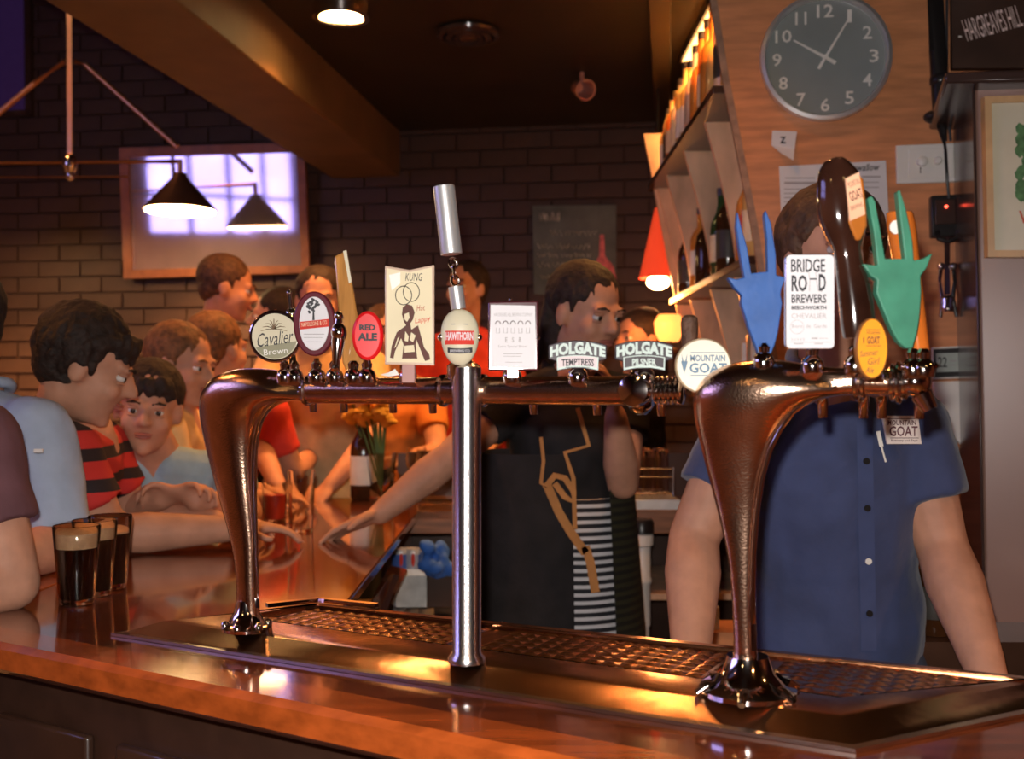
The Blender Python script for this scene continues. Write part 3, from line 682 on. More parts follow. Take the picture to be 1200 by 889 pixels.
for px, r_, w_ in ((362,.020,.004),(520,.020,.004),(566,.020,.004)):
    p = pc(px); MB().lathe([(r_-.003,-w_),(r_,-w_*.5),(r_,w_*.5),(r_-.003,w_)], p, 32, axis=TU).build('pipe_ring', M['chrome'], t1)
p = pc(752); MB().lathe([(.017,-.014),(.024,-.010),(.0275,-.004),(.0275,.004),(.024,.008),(.018,.012)], p, 36, axis=TU).build('end_flange', M['chrome'], t1)
p = pc(752)+TN*.018; MB().lathe([(.018,0),(.019,.006),(.017,.012),(.006,.015),(0,.0155)], p, 28, axis=TN).build('end_cap', M['chrome'], t1)
pr = []
for k in range(6): pr += [(.011,k*.0055),(.0155,k*.0055+.0015),(.0155,k*.0055+.0035),(.011,k*.0055+.005)]
MB().lathe(pr, pc(768), 28, axis=TU).build('ribbed_union', M['chrome'], t1)
t2 = thing('beer_tower', 'single flared right beer tower leg curving over to a short pipe with ringed fittings', 'beer tower', onz(875,812,ZT))
horn([((836,808),(916,812)),((852,790),(896,792)),((860,764),(887,764)),((858,700),(884,700)),((853,650),(885,650)),((842,600),(889,600)),((832,560),(895,560)),((822,520),(904,527)),((815,485),(916,503)),((817,457),(932,484)),((835,436),(950,473)),((866,424),(966,467)),((908,421),(980,464)),((950,427),(992,463)),((1000,432),(1004,463))], 'flared_leg', t2)
f = tp(876,812); MB().lathe([(.052,.0),(.052,.005),(.040,.010),(.028,.022),(.022,.04)], (f.x,f.y,ZT+.001), 36).build('foot', M['chrome'], t2)
for k in range(6):
    an = k*PI/3+.2; p = V((f.x,f.y,ZT)); q = V((math.cos(an),math.sin(an),0))
    MB().tube([p+q*.030+V((0,0,.020)), p+q*.046+V((0,0,.010)), p+q*.058+V((0,0,.003))], [.006,.006,.004], 10).build('foot_claw', M['chrome'], t2)
MB().cyl(tp(1000,447), tp(1068,449), .0135, n=28).build('cross_pipe', M['cobra'], t2)
for px, r_ in ((1004,.019),(1012,.017),(1046,.0195),(1053,.022),(1060,.018)):
    MB().lathe([(r_-.003,-.003),(r_,-.001),(r_,.001),(r_-.003,.003)], tp(px,448), 28, axis=TU).build('pipe_ring', M['chrome'], t2)
MB().ell(tp(1072,447), (.016,.016,.016)).tube([tp(1070,447), tp(1080,462), tp(1090,480)], [.012,.011,.008], 14).build('elbow_spout', M['chrome'], t2)
MB().tube([tp(1082,438), tp(1083,425), tp(1085,410)], [.010,.006,.005], 12).lathe([(.012,0),(.015,.003),(.012,.006)], tp(1083,432), 18).build('end_valve', M['chrome'], t2)
# polished inner rims of the two flared legs
def rimline(st, t_):
    pts = [tp(*i_, .012) for o_, i_ in st[:-1]]; MB().tube(pts, [.0030]*len(pts), 10).build('polished_rim', M['chrome'], t_, ang=80)
rimline([(0,(302,712)),(0,(300,690)),(0,(298,640)),(0,(297,590)),(0,(296,550)),(0,(298,520)),(0,(303,496)),(0,(313,478)),(0,(328,466)),(0,(345,460)),(0,(357,458)),(0,(0,0))], t1)
rimline([(0,(884,762)),(0,(882,700)),(0,(883,650)),(0,(887,600)),(0,(893,560)),(0,(902,527)),(0,(914,503)),(0,(930,482)),(0,(949,468)),(0,(966,459)),(0,(982,453)),(0,(0,0))], t2)
# ---- taps
def tap(name, label, px, top_y, spout=True, off=.016, pz=441, pipe_px=None, lean=0):
    """valve on the pipe, lever rising to the badge, spout on the staff side"""
    base = tp(px, pz, off)
    t = thing(name, label, 'beer tap', base, 'beer taps along the tower pipes')
    q = tp(px, 457); 
    if spout:
        s0 = q-TN*.022
        MB().tube([q-TN*.010, q-TN*.045+V((0,0,.004)), q-TN*.060-V((0,0,.012)), q-TN*.062-V((0,0,.030))], [.008,.008,.006,.005], 12).build('spout', M['chrome'], t)
    MB().lathe([(.010,-.008),(.012,.0),(.010,.006),(.006,.010),(.007,.016),(.004,.02)], V((base.x, base.y, base.z)), 18).build('valve_collar', M['chrome'], t)
    return t, base
def stemto(t, base, px, py, Y, r=.0035, m='chrome'):
    e = P(px, py, Y); MB().tube([base, (base+e)/2, e], [r*1.4, r, r], 10).build('lever', M[m], t)
def frb(Y, py0=None): return None
def Yf(px, off=.03): return tp(px, 440, off).y
# a) round Cavalier
t, b = tap('beer_tap', 'round cream enamel tap badge lettered Cavalier, leftmost of the taps', 334, 0)
Y = Yf(322); stemto(t, b, 330, 415, Y+.012)
MB().pxprism(oval(322,394,31,31), Y, .010).build('badge_rim', M['chrome'], t, bevel=.002)
bd_ = MB().pxprism(oval(322,394,27,27), Y-.002, .004).build('badge', M['cream'], t, bevel=.0005)
gb = MB().pxprism([(322+26*math.cos(a_), 394+26*math.sin(a_)) for a_ in [math.radians(12+ (150-12)*k/16) for k in range(17)]], Y-.0026, .001).build('badge_band', mat('khaki_band', (.25,.24,.15), .5), bd_, smooth=False)
letters('Cavalier', (301,388,344,404), Y-.0032, M['ink'], bd_, shear=.45, rot=-.14); letters('Brown', (309,408,337,415), Y-.0036, M['white'], bd_, rot=-.1)
em = MB()
for k in range(9):
    an = -PI/2+(k-4)*.33; em.tube([P(321,385,Y-.0026), P(321+9*math.cos(an),383+8*math.sin(an)+abs(k-4)*1.2,Y-.0026), P(321+16*math.cos(an),382+9*math.sin(an)+abs(k-4)*2,Y-.0026)], [.0009,.0006,.0003], 5)
em.build('badge_emblem', mat('brown_print', (.18,.11,.06), .6), bd_)
# small chrome finial lever behind
t, b = tap('beer_tap', 'slim chrome lever tap with ball tip between the round and tree badges', 345, 0, spout=False)
Y = Yf(341,-.01); MB().tube([b, P(341,400,Y), P(341,372,Y), P(339,345,Y)], [.005,.004,.004,.0025], 12).ell(P(342,368,Y), .009).ell(P(342,378,Y), .007).ell(P(339,343,Y), .004).build('lever', M['chrome'], t)
# b) oval tree
t, b = tap('beer_tap', 'white oval cider badge with a tree and a red band', 371, 0)
Y = Yf(368); stemto(t, b, 371, 420, Y+.012)
MB().pxprism(oval(368,379,24.5,38), Y, .012).build('badge_rim', mat('maroon_enamel', (.10,.012,.02), .25), t, bevel=.002)
bd_ = MB().pxprism(oval(368,379,17.5,31.5), Y-.002, .004).build('badge', M['paper'], t, bevel=.0005)
MB().pxprism([(350.8,377),(385.4,373.5),(385.4,382.5),(351.3,386)], Y-.0028, .001).build('badge_band', M['red_cloth'], bd_, smooth=False)
letters('NAPOLEONE & CO', (353,376.5,383,381.5), Y-.0034, M['lab_c'], bd_, rot=-.1)
tr = MB(); rn = random.Random(2)
tr.pxprism([(366,375),(368.6,375),(368,360),(366.6,360)], Y-.0026, .0008)
for k in range(40):
    a_ = rn.uniform(0, 2*PI); q = rn.uniform(0, 1)**.5; tr.pxprism(oval(367+7*q*math.cos(a_), 359+9*q*math.sin(a_), 1.5, 1.5, 6), Y-.0026-k*.00001, .0006)
tr.build('tree_print', M['ink'], bd_, smooth=False)
bars([(356,391,380,391.8),(356,395,378,395.6),(359,400,376,400.5)], Y-.0025, M['grey_ink'], bd_)
# b2) chrome lever
t, b = tap('beer_tap', 'plain chrome lever tap with turned neck beside the wooden paddle', 392, 0, spout=False)
Y = Yf(396); MB().tube([b, P(394,425,Y), P(396,400,Y), P(397,372,Y)], [.006,.005,.0085,.004], 14).ell(P(397,389,Y), (.010,.010,.013)).ell(P(397,370,Y), .006).build('lever', M['chrome'], t)
# c) translucent paddle
t, b = tap('beer_tap', 'tall narrow amber timber paddle tap leaning left behind the red badge', 414, 0, spout=False)
Y = Yf(410,.0)
M['paddle'] = mat('amber_lacquered_timber', (.50,.23,.06), .15, var=.2, coat=1, stretch=(8,1,1), trans=.15)
MB().pxprism([(391,300),(406,293),(428,425),(424,438),(407,438),(401,425)], Y, .016).build('paddle', M['paddle'], t, bevel=.003)
MB().pxprism([(402,294),(406,293),(412,330),(409,332)], Y-.001, .004).build('paddle_edge', M['cream'], t)
# d) red oval
t, b = tap('beer_tap', 'glossy red oval tap badge with dark block lettering', 430, 0)
Y = Yf(431); stemto(t, b, 430, 418, Y+.012, .005)
bd_ = MB().pxprism(oval(430.5,393,18.5,29), Y, .010).build('badge', mat('red_enamel', (.72,.012,.015), .3), t, bevel=.004)
letters('RED', (421,380,440,387), Y-.0008, M['ink'], bd_, bold=.05); letters('ALE', (419,390,442,399), Y-.0008, M['ink'], bd_, bold=.05)
# e) plaque with figure
t, b = tap('beer_tap', 'tall cream plaque tap with brown stencilled figure of a woman', 478, 0)
Y = Yf(480); MB().box(P(479,434,Y+.008), (.016,.012,.03)).build('plaque_neck', mat('dusty_pink_block', (.36,.19,.17), .6), t, bevel=.001)
MB().pxprism([(451,311),(480,316),(509,310),(509,428),(451,427)], Y, .014).build('plaque_body', mat('clear_acrylic_edge', (.55,.40,.30), .15, coat=1), t, bevel=.001)
bd_ = MB().pxprism([(453,314),(480,319),(506,313),(507,425),(453,424)], Y-.0012, .003).build('badge', mat('cream_card', (.66,.58,.38), .6, var=.05), t, smooth=False)
BR = mat('brown_stencil', (.10,.035,.025), .7)
letters('KUNG', (475,320,495,329), Y-.002, M['ink'], bd_, shear=.2)
letters('Hot', (488,357,498,364), Y-.002, mat('red_script', (.35,.05,.03), .7), bd_, shear=.3, rot=-.1); letters('Lappy', (486,371,505,379), Y-.002, M['red_cloth'], bd_, shear=.3, rot=-.2)
for cx, cy in ((473,346),(482,342)):
    MB().tube([P(cx+9.5*math.cos(a_), cy+11*math.sin(a_), Y-.002) for a_ in [2*PI*k/24 for k in range(24)]], .0005, 4, closed=True).build('ring_print', M['ink'], bd_)
MB().pxprism([(456,322),(469,319),(469,332),(459,340)], Y-.0018, .0006).build('sticker', M['white'], bd_, smooth=False)
fg = MB(); Yp = Y-.0022
for poly in ([(472,360),(477,356),(483,358),(486,366),(484,374),(480,380),(476,381),(473,376),(471,368)],
             [(477,380),(481,380),(482,386),(490,381),(494,396),(497,407),(503,415),(504,421),(498,423),(492,408),(488,398),(487,404),(489,420),(471,420),(473,404),(470,396),(463,411),(461,420),(457,419),(459,405),(465,389),(472,384)],):
    fg.pxprism(poly, Yp, .0006)
fg.build('stencil_figure', BR, bd_, smooth=False)
hl = MB()
for poly in ([(474,368),(479,366),(480,372),(477,377),(474,374)], [(475,388),(479,394),(478,400),(474,399)], [(482,389),(487,393),(484,401),(480,398)], [(474,405),(485,404),(486,412),(474,413)], [(466,396),(468,394),(464,406),(462,408)]):
    hl.pxprism(poly, Yp-.0007, .0005)
hl.build('stencil_highlights', bpy.data.materials['cream_card'], bd_, smooth=False)
MB().add([P(445,439,Y+.003), P(456,436,Y), P(463,432,Y-.002), P(468,439,Y), P(456,441,Y-.004)], [(0,1,4),(1,2,3,4)]).build('crumpled_foil', M['white'], t)
# f) Hawthorn
t, b = tap('beer_tap', 'egg shaped Hawthorn tap badge below a hanging chain and long chrome cylinder handle', 538, 0, spout=False)
Y = Yf(539,.035); MB().lathe([(.018,-.006),(.020,.0),(.020,.010),(.012,.016),(.006,.022)], P(543,438,Y+.02), 28).build('swivel_base', M['chrome'], t)
rr = []
for i in range(17):
    a_ = PI*i/16; y = 395-33*math.cos(a_); w = 22.5*math.sin(a_)**.9*(1-.07*math.cos(a_)*-1) if 0 < i < 16 else .5
    cpt = P(539, y, Y); s_ = Y/F
    rr.append([cpt+V((w*s_*math.cos(2*PI*k/28), .55*w*s_*math.sin(2*PI*k/28), 0)) for k in range(28)])
bd_ = MB().rings(rr).build('badge', M['cream'], t)
Yq = Y-.0135
def curv(u, w, x, y): return x, y
def eg(x, y): 
    w = 22.5*math.sin(math.acos(max(-1,min(1,(395-y)/33))))**.9; k = max(0, 1-((x-539)/max(w,1))**2)**.5
    return P(x, y, Y)-V((0, .55*w*k*Y/F+.0008, 0))
def egpatch(x0, y0, x1, y1, m, nm, bow=0, lift=0):
    n = 14; vv = []; 
    for i in range(n+1):
        x = x0+(x1-x0)*i/n; bw = bow*(1-((x-539)/20)**2)
        for y in (y0+bw, y1+bw): vv.append(eg(x, y)-V((0,lift,0)))
    return MB().add(vv, [(2*i, 2*i+2, 2*i+3, 2*i+1) for i in range(n)]).build(nm, m, bd_)
egpatch(522,388,556,404, M['red_cloth'], 'badge_band'); egpatch(525,406,554,412, M['ink'], 'badge_ribbon', 2.5)
letters('HAWTHORN', (523,389.5,555,399), 0, M['paper'], bd_, bold=.03, fr=lambda x, y: eg(x, y)-V((0,.0008,0)))
letters('BREWING CO', (528,408,551,411), 0, M['paper'], bd_, fr=lambda x, y: eg(x, y+1.8)-V((0,.0008,0)))
bars([(529,380,549,381)], 0, M['grey_ink'], bd_, fr=eg)
for x in (517, 561): MB().ell(P(x,395,Y), .0045).build('side_stud', M['chrome'], t)
MB().cyl(P(534,336,Y), P(537.5,362,Y), .0088, n=24).build('lower_sleeve', M['rim'], t)
for k, (x, y) in enumerate(((531,308),(532,318),(533.5,329))):
    ax = (V((1,0,0)), V((0,1,0)))[k % 2]*.0045; c = P(x,y,Y); u_ = V((.1,0,-1)).normalized()
    MB().tube([c+ax*math.cos(a_)+u_*(.0085 if k == 1 else .006)*math.sin(a_) for a_ in [2*PI*q/16 for q in range(16)]], .0015, 8, closed=True).build('chain_link', M['chrome'], t)
MB().cyl(P(520,218,Y), P(529,298,Y), .0128, n=32).build('cylinder_handle', M['rim'], t, bevel=.001)
# g) white sheet sign
t, b = tap('beer_tap', 'white rectangular E S B tap sign in a dark maroon acrylic frame', 600, 0)
Y = Yf(602); MB().box(P(601,436,Y+.008), (.014,.01,.014)).build('sign_neck', M['chrome'], t, bevel=.001)
MB().pxprism([(572,353),(631,352),(631,434),(572,434)], Y, .012).build('acrylic_frame', mat('maroon_acrylic', (.06,.010,.014), .12, coat=1), t, bevel=.002)
bd_ = MB().pxprism([(575,357),(627,358),(628,432),(575,431)], Y-.0012, .002).build('badge', M['paper'], t, smooth=False)
q = Y-.0018
letters('HARGREAVES HILL BREWING COMPANY', (579,366.5,624,370.5), q, M['grey_ink'], bd_)
letters('E   S   B', (592,395,611,401), q, M['grey_ink'], bd_, bold=.02); letters('Extra Special Bitter', (584,404,618,408), q, M['grey_ink'], bd_)
bars([(590,414,612,414.8),(590,417,610,417.6),(592,424,612,424.6)], q, M['grey_ink'], bd_)
gl = MB()
for k in range(5):
    x = 583.5+k*8.8; gl.tube([P(x+3*math.cos(a_), 380-4*math.sin(a_), q) for a_ in [PI*j/8 for j in range(9)]], .0007, 4)
    gl.tube([P(x-2,384,q),P(x-2,390,q),P(x+2,390,q),P(x+2,384,q)], .0003, 4)
gl.build('glass_icons', M['grey_ink'], bd_)
MB().ell(P(598,351,Y+.005), .0022).ell(P(630.5,396,Y), .0022).build('frame_stud', M['chrome'], t)
# h, i) Holgate
M['hol'] = mat('pale_mint_enamel', (.44,.54,.50), .5); M['hol_k'] = mat('black_enamel', (.02,.012,.018), .5)
for px, word, bgm, tm, lbl in ((677,'TEMPTRESS',mat('blush_panel', (.55,.45,.46), .5), M['ink'],'Holgate Temptress tap plate with arched lettering and pale panel'),(755,'PILSNER',M['hol_k'],M['hol'],'Holgate Pilsner tap plate with arched lettering and black panel')):
    t, b = tap('beer_tap', lbl, px, 0); Y = Yf(px, .03); stemto(t, b, px, 426, Y+.012, .004)
    arch = lambda x: -5.5*(1-((x-px)/34)**2)
    n = 14; top = [(px-34+68*i/n, 405+arch(px-34+68*i/n)-1) for i in range(n+1)]
    bot = [(px+24-48*i/n, 438+arch(px+24-48*i/n)*1.2) for i in range(n+1)]
    back = [(a_, c_) for a_, c_ in top]+[(px+34,421),(px+25,423)]+bot+[(px-25,423),(px-34,421)]
    bp_ = MB().pxprism(back, Y, .008).build('badge_back', M['hol_k'], t, bevel=.001)
    n = 10; pn_ = [(px-24.5+49*i/n, 416+arch(px-24.5+49*i/n)*.9+5) for i in range(n+1)]+[(px+24-48*i/n, 437+arch(px+24-48*i/n)*1.2) for i in range(n+1)]
    MB().pxprism(pn_, Y-.001, .001).build('badge_border', M['hol'], t, smooth=False)
    pn_ = [(px-23+46*i/n, 417+arch(px-23+46*i/n)*.9+5) for i in range(n+1)]+[(px+22.5-45*i/n, 434.5+arch(px+22.5-45*i/n)*1.2) for i in range(n+1)]
    bd_ = MB().pxprism(pn_, Y-.0016, .001).build('badge', bgm, t, smooth=False)
    ww = lambda u, w, x, y: (x, y+arch(x)*1.0+(abs((x-px)/34))**2*3*(.5-w)*-1)
    letters('HOLGATE', (px-32.5,405.5,px+32.5,420.5), Y-.0022, M['hol'], t, bold=.055, warp=ww)
    letters(word, (px-(19 if len(word) > 7 else 14),421.5,px+(19 if len(word) > 7 else 14),430), Y-.0026, tm, bd_, bold=.03, warp=lambda u, w, x, y: (x, y+arch(x)*.6+1.5))
    bars([(px-14,430,px+14,430.6)], Y-.0024, tm, bd_)
# j) round goat badge
t, b = tap('beer_tap', 'round cream Mountain Goat tap badge tucked behind the right tower leg', 812, 0, spout=False, off=-.012)
Y = Yf(825,.0); stemto(t, b, 822, 430, Y+.01, .005)
MB().pxprism(oval(824.5,428.5,33,32.5), Y, .010).build('badge_rim', mat('tan_rim', (.42,.32,.20), .4), t, bevel=.002)
bd_ = MB().pxprism(oval(824.5,428.5,31,30.5), Y-.0012, .003).build('badge', mat('pale_cream_enamel', (.72,.68,.56), .4), t, smooth=False)
SB = mat('slate_blue_print', (.10,.18,.26), .5)
letters('MOUNTAIN', (809,415.5,850,423.5), Y-.0018, SB, bd_, bold=.03); letters('GOAT', (808,425,852,437), Y-.0018, SB, bd_, bold=.03)
bars([(809,412.5,850,413.5),(809,439,850,440)], Y-.0018, SB, bd_)
gh = MB()
for sx in (-1, 1): gh.pxprism([(802+sx*1,423),(802+sx*3.4,414),(802+sx*2.6,424)], Y-.0018, .0005)
gh.pxprism([(798,423),(806,423),(804,431),(802,437),(800,431)], Y-.0018, .0005); gh.build('goat_head_print', SB, bd_, smooth=False)
# dark handle behind
t, b = tap('beer_tap', 'short dark cylinder handle standing behind the round cream badge', 803, 0, spout=False, off=-.02)
Y = Yf(808,-.03); MB().lathe([(.007,-.004),(.009,.02),(.010,.042),(.009,.048),(.005,.051),(0,.0515)], P(808,422,Y), 20).build('handle', M['hair_brown'], t)
# k) blue goat
def goat(pts, m, Y, t, th=.012):
    bd_ = MB().pxprism(pts, Y, th).build('goat_head', m, t, bevel=.0012); return bd_
t, b = tap('beer_tap', 'blue flat goat head tap handle with two long horns', 895, 0, pz=424)
Y = Yf(890,.02); M['blue_p'] = mat('blue_paint', (.030,.095,.30), .4, var=.15, scale=30, bump=.1)
goat([(864.5,247.5),(868,262),(876,291),(880.5,320),(900,318),(899,281),(896,252),(897.5,246),(904,262),(909.5,298),(910,322),(921,325),(916,338),(915,345),(917,355),(912,389),(908,404),(903,416),(890,416),(877,382),(868.7,355),(870,346),(861,337),(853,325),(863,327),(872.5,325),(867,295),(863,265)], M['blue_p'], Y, t)
# l) Bridge Road
t, b = tap('beer_tap', 'white rounded Bridge Road Brewers tap plate with bold black lettering', 952, 0, pz=428)
Y = Yf(948,.03); stemto(t, b, 950, 405, Y+.012, .004)
MB().pxprism(rrect(920.5,297.5,978.5,409,6), Y, .006).build('badge_rim', M['chrome'], t, bevel=.001)
bd_ = MB().pxprism(rrect(921.5,298.5,977.5,408,5), Y-.0012, .003).build('badge', M['paper'], t, smooth=False)
q = Y-.0018; IK = M['ink']
letters('BRIDGE', (927,303,967,319), q, IK, bd_, bold=.02); letters('RO', (927.5,322,946,341.5), q, IK, bd_, bold=.03); letters('D', (959.5,321,968,341), q, IK, bd_, bold=.03)
bars([(949,326,957,327.6)], q, IK, bd_)
MB().tube([P(948.5,341,q),P(949,330,q),P(948,319,q)], .0003, 4).tube([P(958.5,340,q),P(957,330,q),P(956,319,q)], .0003, 4).build('goblet_outline', M['grey_ink'], bd_)
letters('BREWERS', (927.5,344.5,968.5,355), q, IK, bd_, bold=.02); letters('BEECHWORTH', (927.5,358,968.5,362.5), q, IK, bd_, bold=.04)
letters('CHEVALIER', (927.5,367,968.5,373), q, M['grey_ink'], bd_); letters('Biere  de  Garde', (928,379.5,969,384), q, M['grey_ink'], bd_)
letters('X X X X X', (927,396,943,399), q, M['grey_ink'], bd_)
bars([(926,400.5,972,400.9),(930,402,941,403),(954,402,964,403),(951,395.5,958,397),(960,396,970,396.6)], q, M['grey_ink'], bd_)
MB().tube([P(934+8*math.cos(a_),383+8*math.sin(a_),q) for a_ in [2*PI*k/20 for k in range(20)]], .0002, 4, closed=True).build('seal_outline', M['grey_ink'], bd_)
# m) big dark handle
t, b = tap('beer_tap', 'large dark brown curved club tap handle with a pale peach label panel', 1002, 0, pz=428)
Y = Yf(990,.03)
g2 = lambda cx, cy: (840+cx/2.963, 180+cy/2.963)
st = [(18,395,440),(30,372,462),(60,355,488),(100,349,503),(150,348,510),(200,350,515),(240,358,517),(280,376,512),(330,403,502),(370,412,508),(420,415,522),(470,420,534),(520,424,544),(570,428,549),(610,432,549),(640,440,546)]
rr = []
for cy, xa, xb in st:
    a_ = P(*g2(xa,cy),Y); c_ = P(*g2(xb,cy),Y); c = (a_+c_)/2; h = (c_-a_)/2; dp = max(.010, min(.022, h.length*.75))
    rr.append([c+h*math.cos(2*PI*k/24)+V((0,dp*math.sin(2*PI*k/24),0)) for k in range(24)])
MB().rings(rr).build('club_handle', mat('dark_turned_wood', (.028,.010,.006), .12, var=.4, coat=1), t, ang=60)
pp = lambda L_, off: [P(*g2(*q_),Y-off) for q_ in L_]
MB().prism(pp([(444,85),(492,66),(510,90),(520,190),(522,250),(500,300),(484,300),(452,230)], .0175), (.002,.012,0)).build('orange_facet', mat('orange_brown_lacquer', (.42,.13,.02), .2, coat=1), t, bevel=.002)
lb = MB().prism(pp([(447,86),(494,64),(516,210),(462,234)], .0195), (0,.004,0)).build('label_panel', mat('peach_label', (.80,.42,.25), .55), t, smooth=False)
gf = lambda x, y: P(*g2(x, y), Y-.0202)
letters('MOUNTAIN', (454,92,496,112), 0, BR, lb, fr=gf, rot=-.38); letters('GOAT', (460,125,506,160), 0, BR, lb, fr=gf, rot=-.38, bold=.02); letters('BREWING', (464,175,508,190), 0, BR, lb, fr=gf, rot=-.38)
# orange oval
t, b = tap('beer_tap', 'orange oval Goat tap badge with handwritten ale name, below the dark handle', 1024, 0, spout=True, pz=438)
Y = Yf(1023,.045); stemto(t, b, 1024, 420, Y+.008, .004)
MB().pxprism(oval(1022.5,408,19,36), Y, .010).build('badge_rim', mat('brown_rim', (.22,.08,.02), .3), t, bevel=.002)
bd_ = MB().pxprism(oval(1022.5,408,17,34), Y-.001, .003).build('badge', mat('orange_enamel', (.80,.30,.012), .4), t, smooth=False)
q = Y-.0016
letters('MOUNTAIN', (1016,388,1031,391.5), q, BR, bd_); letters('GOAT', (1016,394,1031,403), q, BR, bd_, bold=.03)
bars([(1015,386,1032,386.6),(1015,404.8,1032,405.4),(1011.5,395,1012.6,402)], q, BR, bd_)
letters('Summer', (1007,410,1029,417), q, IK, bd_, shear=.4, rot=-.12); letters('Girl', (1017,419,1031,427), q, IK, bd_, shear=.3, rot=-.05); letters('Ale', (1014,430,1024,437), q, IK, bd_, shear=.4)
# n) green goat
t, b = tap('beer_tap', 'green flat goat head tap handle with flared ears and long horns', 1070, 0, pz=432)
Y = Yf(1052,.02); M['green_p'] = mat('green_paint', (.045,.20,.125), .4, var=.15, scale=30, bump=.1)
goat([(1017,232),(1022,229),(1026,236),(1034,281),(1037.5,303),(1061,303),(1058,281),(1055,255),(1052,224),(1055,222),(1062,245),(1069.5,281),(1071,305),(1082,303),(1093,296.4),(1086,314),(1079,323),(1080,342),(1078,372),(1075,390),(1069.5,408),(1062,408),(1053,400),(1045,386),(1033,357),(1027,343),(1028,328),(1020,322),(1011,309),(1029,311),(1024,270)], M['green_p'], Y, t)
# o) copper handle
t, b = tap('beer_tap', 'translucent amber cylinder tap handle with small white emblem behind the green goat', 1082, 0, spout=False, pz=432)
Y = Yf(1062,-.03)
M['amb_h'] = mat('amber_resin', (.60,.15,.02), .12, coat=1, trans=.2)
a_ = P(1054,249,Y); b_ = P(1080,420,Y)
rr = []
for i in range(12):
    u = i/11; c = P(1054+(1078-1054)*u, 249+171*u, Y); r_ = (17-5*u if i else 15)*Y/F
    rr.append([c+V((r_*math.cos(2*PI*k/24), r_*math.sin(2*PI*k/24), 0)) for k in range(24)])
MB().rings(rr).build('resin_handle', M['amb_h'], t, bevel=.001)
MB().pxprism(oval(1050,266,7,8,20), Y-.0142, .002).build('emblem', M['lab_w'], t, smooth=False)
# ================================================================ STOUTS
M['stout'] = mat('stout', (.012,.005,.003), .08, spec=.6); M['foam'] = mat('tan_foam', (.62,.38,.20), .7, var=.1, scale=120, bump=.2, bscale=300)
for px, py, lab_, foam in ((90,708,'nearest full stout pint with thick tan head',.024),(111,698,'second stout pint, half hidden behind the nearest one',.020),(129,690,'farthest stout pint, with its head mostly gone',.003)):
    c = onz(px, py-2, ZC+.001); H = .127; rb_, rt = .027, .0375
    t = thing('stout_pint', lab_, 'beer glass', c, 'pints of stout on the bar')
    w_ = .0022
    MB().lathe([(0,0),(rb_,0),(rb_+.001,.004),(rt,H-.002),(rt-.001,H),(rt-w_,H-.001),(rb_-w_+.0012,.009),(0,.008)], c, 40, caps=False).build('glass', M['glass'], t)
    fl = H*.90 if foam > .01 else H*.78
    rr_ = lambda h: (rb_-w_)+(rt-rb_)*h/H
    MB().lathe([(0,.0085),(rr_(.01),.0085),(rr_(fl-foam),fl-foam),(0,fl-foam)], c, 40, caps=False).build('beer', M['stout'], t)
    MB().lathe([(0,fl-foam+.0003),(rr_(fl-foam),fl-foam+.0003),(rr_(fl),fl),(rr_(fl)*.6,fl+.002),(0,fl+.0025)], c, 40, caps=False).build('foam_head', M['foam'], t)
# ================================================================ FAR END OF THE BAR
def onc(px, py, z_=ZC+.001): return onz(px, py, z_)
c = onc(426,585); bottle(c, .30, .042, 1, 'large brown beer bottle with white label on the far part of the bar', 'x', M['brown_g'], M['lab_w'], M['goldcap'], 'beer_bottle')
del bpy.data.objects['beer_bottle']['group']
M['liq'] = mat('cola', (.20,.05,.015), .1)
def tumbler(px, py, h, r_, lab_, liq=None, name='glass_tumbler'):
    c = onc(px, py); t = thing(name, lab_, 'glass', c)
    MB().lathe([(0,0),(r_*.85,0),(r_,h),(r_-.002,h),(r_*.85-.002,.006),(0,.006)], c, 28, caps=False).build('glass', M['glass'], t)
    if liq: MB().lathe([(0,.0065),(r_*.85-.0025,.0065),(r_*.95-.0025,h*.7),(0,h*.7)], c, 28, caps=False).build('drink', liq, t)
tumbler(353,622,.15,.034,'tall clear glass on the bar before the cream shirted drinker')
tumbler(322,610,.10,.034,'short glass of red drink on the bar beside the tower leg', mat('red_drink', (.5,.03,.01), .1))
tumbler(470,588,.09,.030,'small amber tumbler beside the brown bottle', M['liq'])
for px, py, lb in ((488,584,'left wine glass of the pair by the woman in black'),(500,590,'right wine glass of the pair by the woman in black')):
    c = onc(px, py); t = thing('wine_glass', lb, 'wine glass', c, 'wine glasses on the bar')
    MB().lathe([(.032,0),(.032,.002),(.004,.006),(.0035,.07),(.012,.08),(.032,.105),(.034,.13),(.029,.165),(.0275,.165),(.032,.13),(.030,.107),(.010,.083),(0,.08)], c, 28, caps=False).build('glass', M['glass'], t)
c = onc(447,586)
t = thing('flower_vase', 'glass vase of yellow flowers standing at the far end of the bar', 'vase', c)
MB().lathe([(0,0),(.04,0),(.035,.05),(.05,.15),(.047,.15),(.033,.05),(0,.008)], c, 24, caps=False).build('glass_vase', M['glass'], t)
M['yel'] = mat('yellow_petals', (.75,.42,.06), .7, bump=.3); M['leaf'] = mat('leaf', (.08,.14,.03), .6)
rn = random.Random(4); q = MB(); s_ = MB()
for k in range(12):
    e = c+V((rn.uniform(-.10,.12), rn.uniform(-.06,.06), rn.uniform(.24,.33))); s_.tube([c+V((0,0,.02)), (c+e)/2+V((0,0,.03)), e], .003, 6)
    q.ell(e, .026, 10, 7)
    for j in range(7): 
        a_ = j*.9; q.ell(e+V((math.cos(a_)*.022, math.sin(a_)*.022, rn.uniform(-.01,.01))), (.014,.014,.009), 8, 6)
s_.build('flower_stems', M['leaf'], t); q.build('flowers', M['yel'], t)
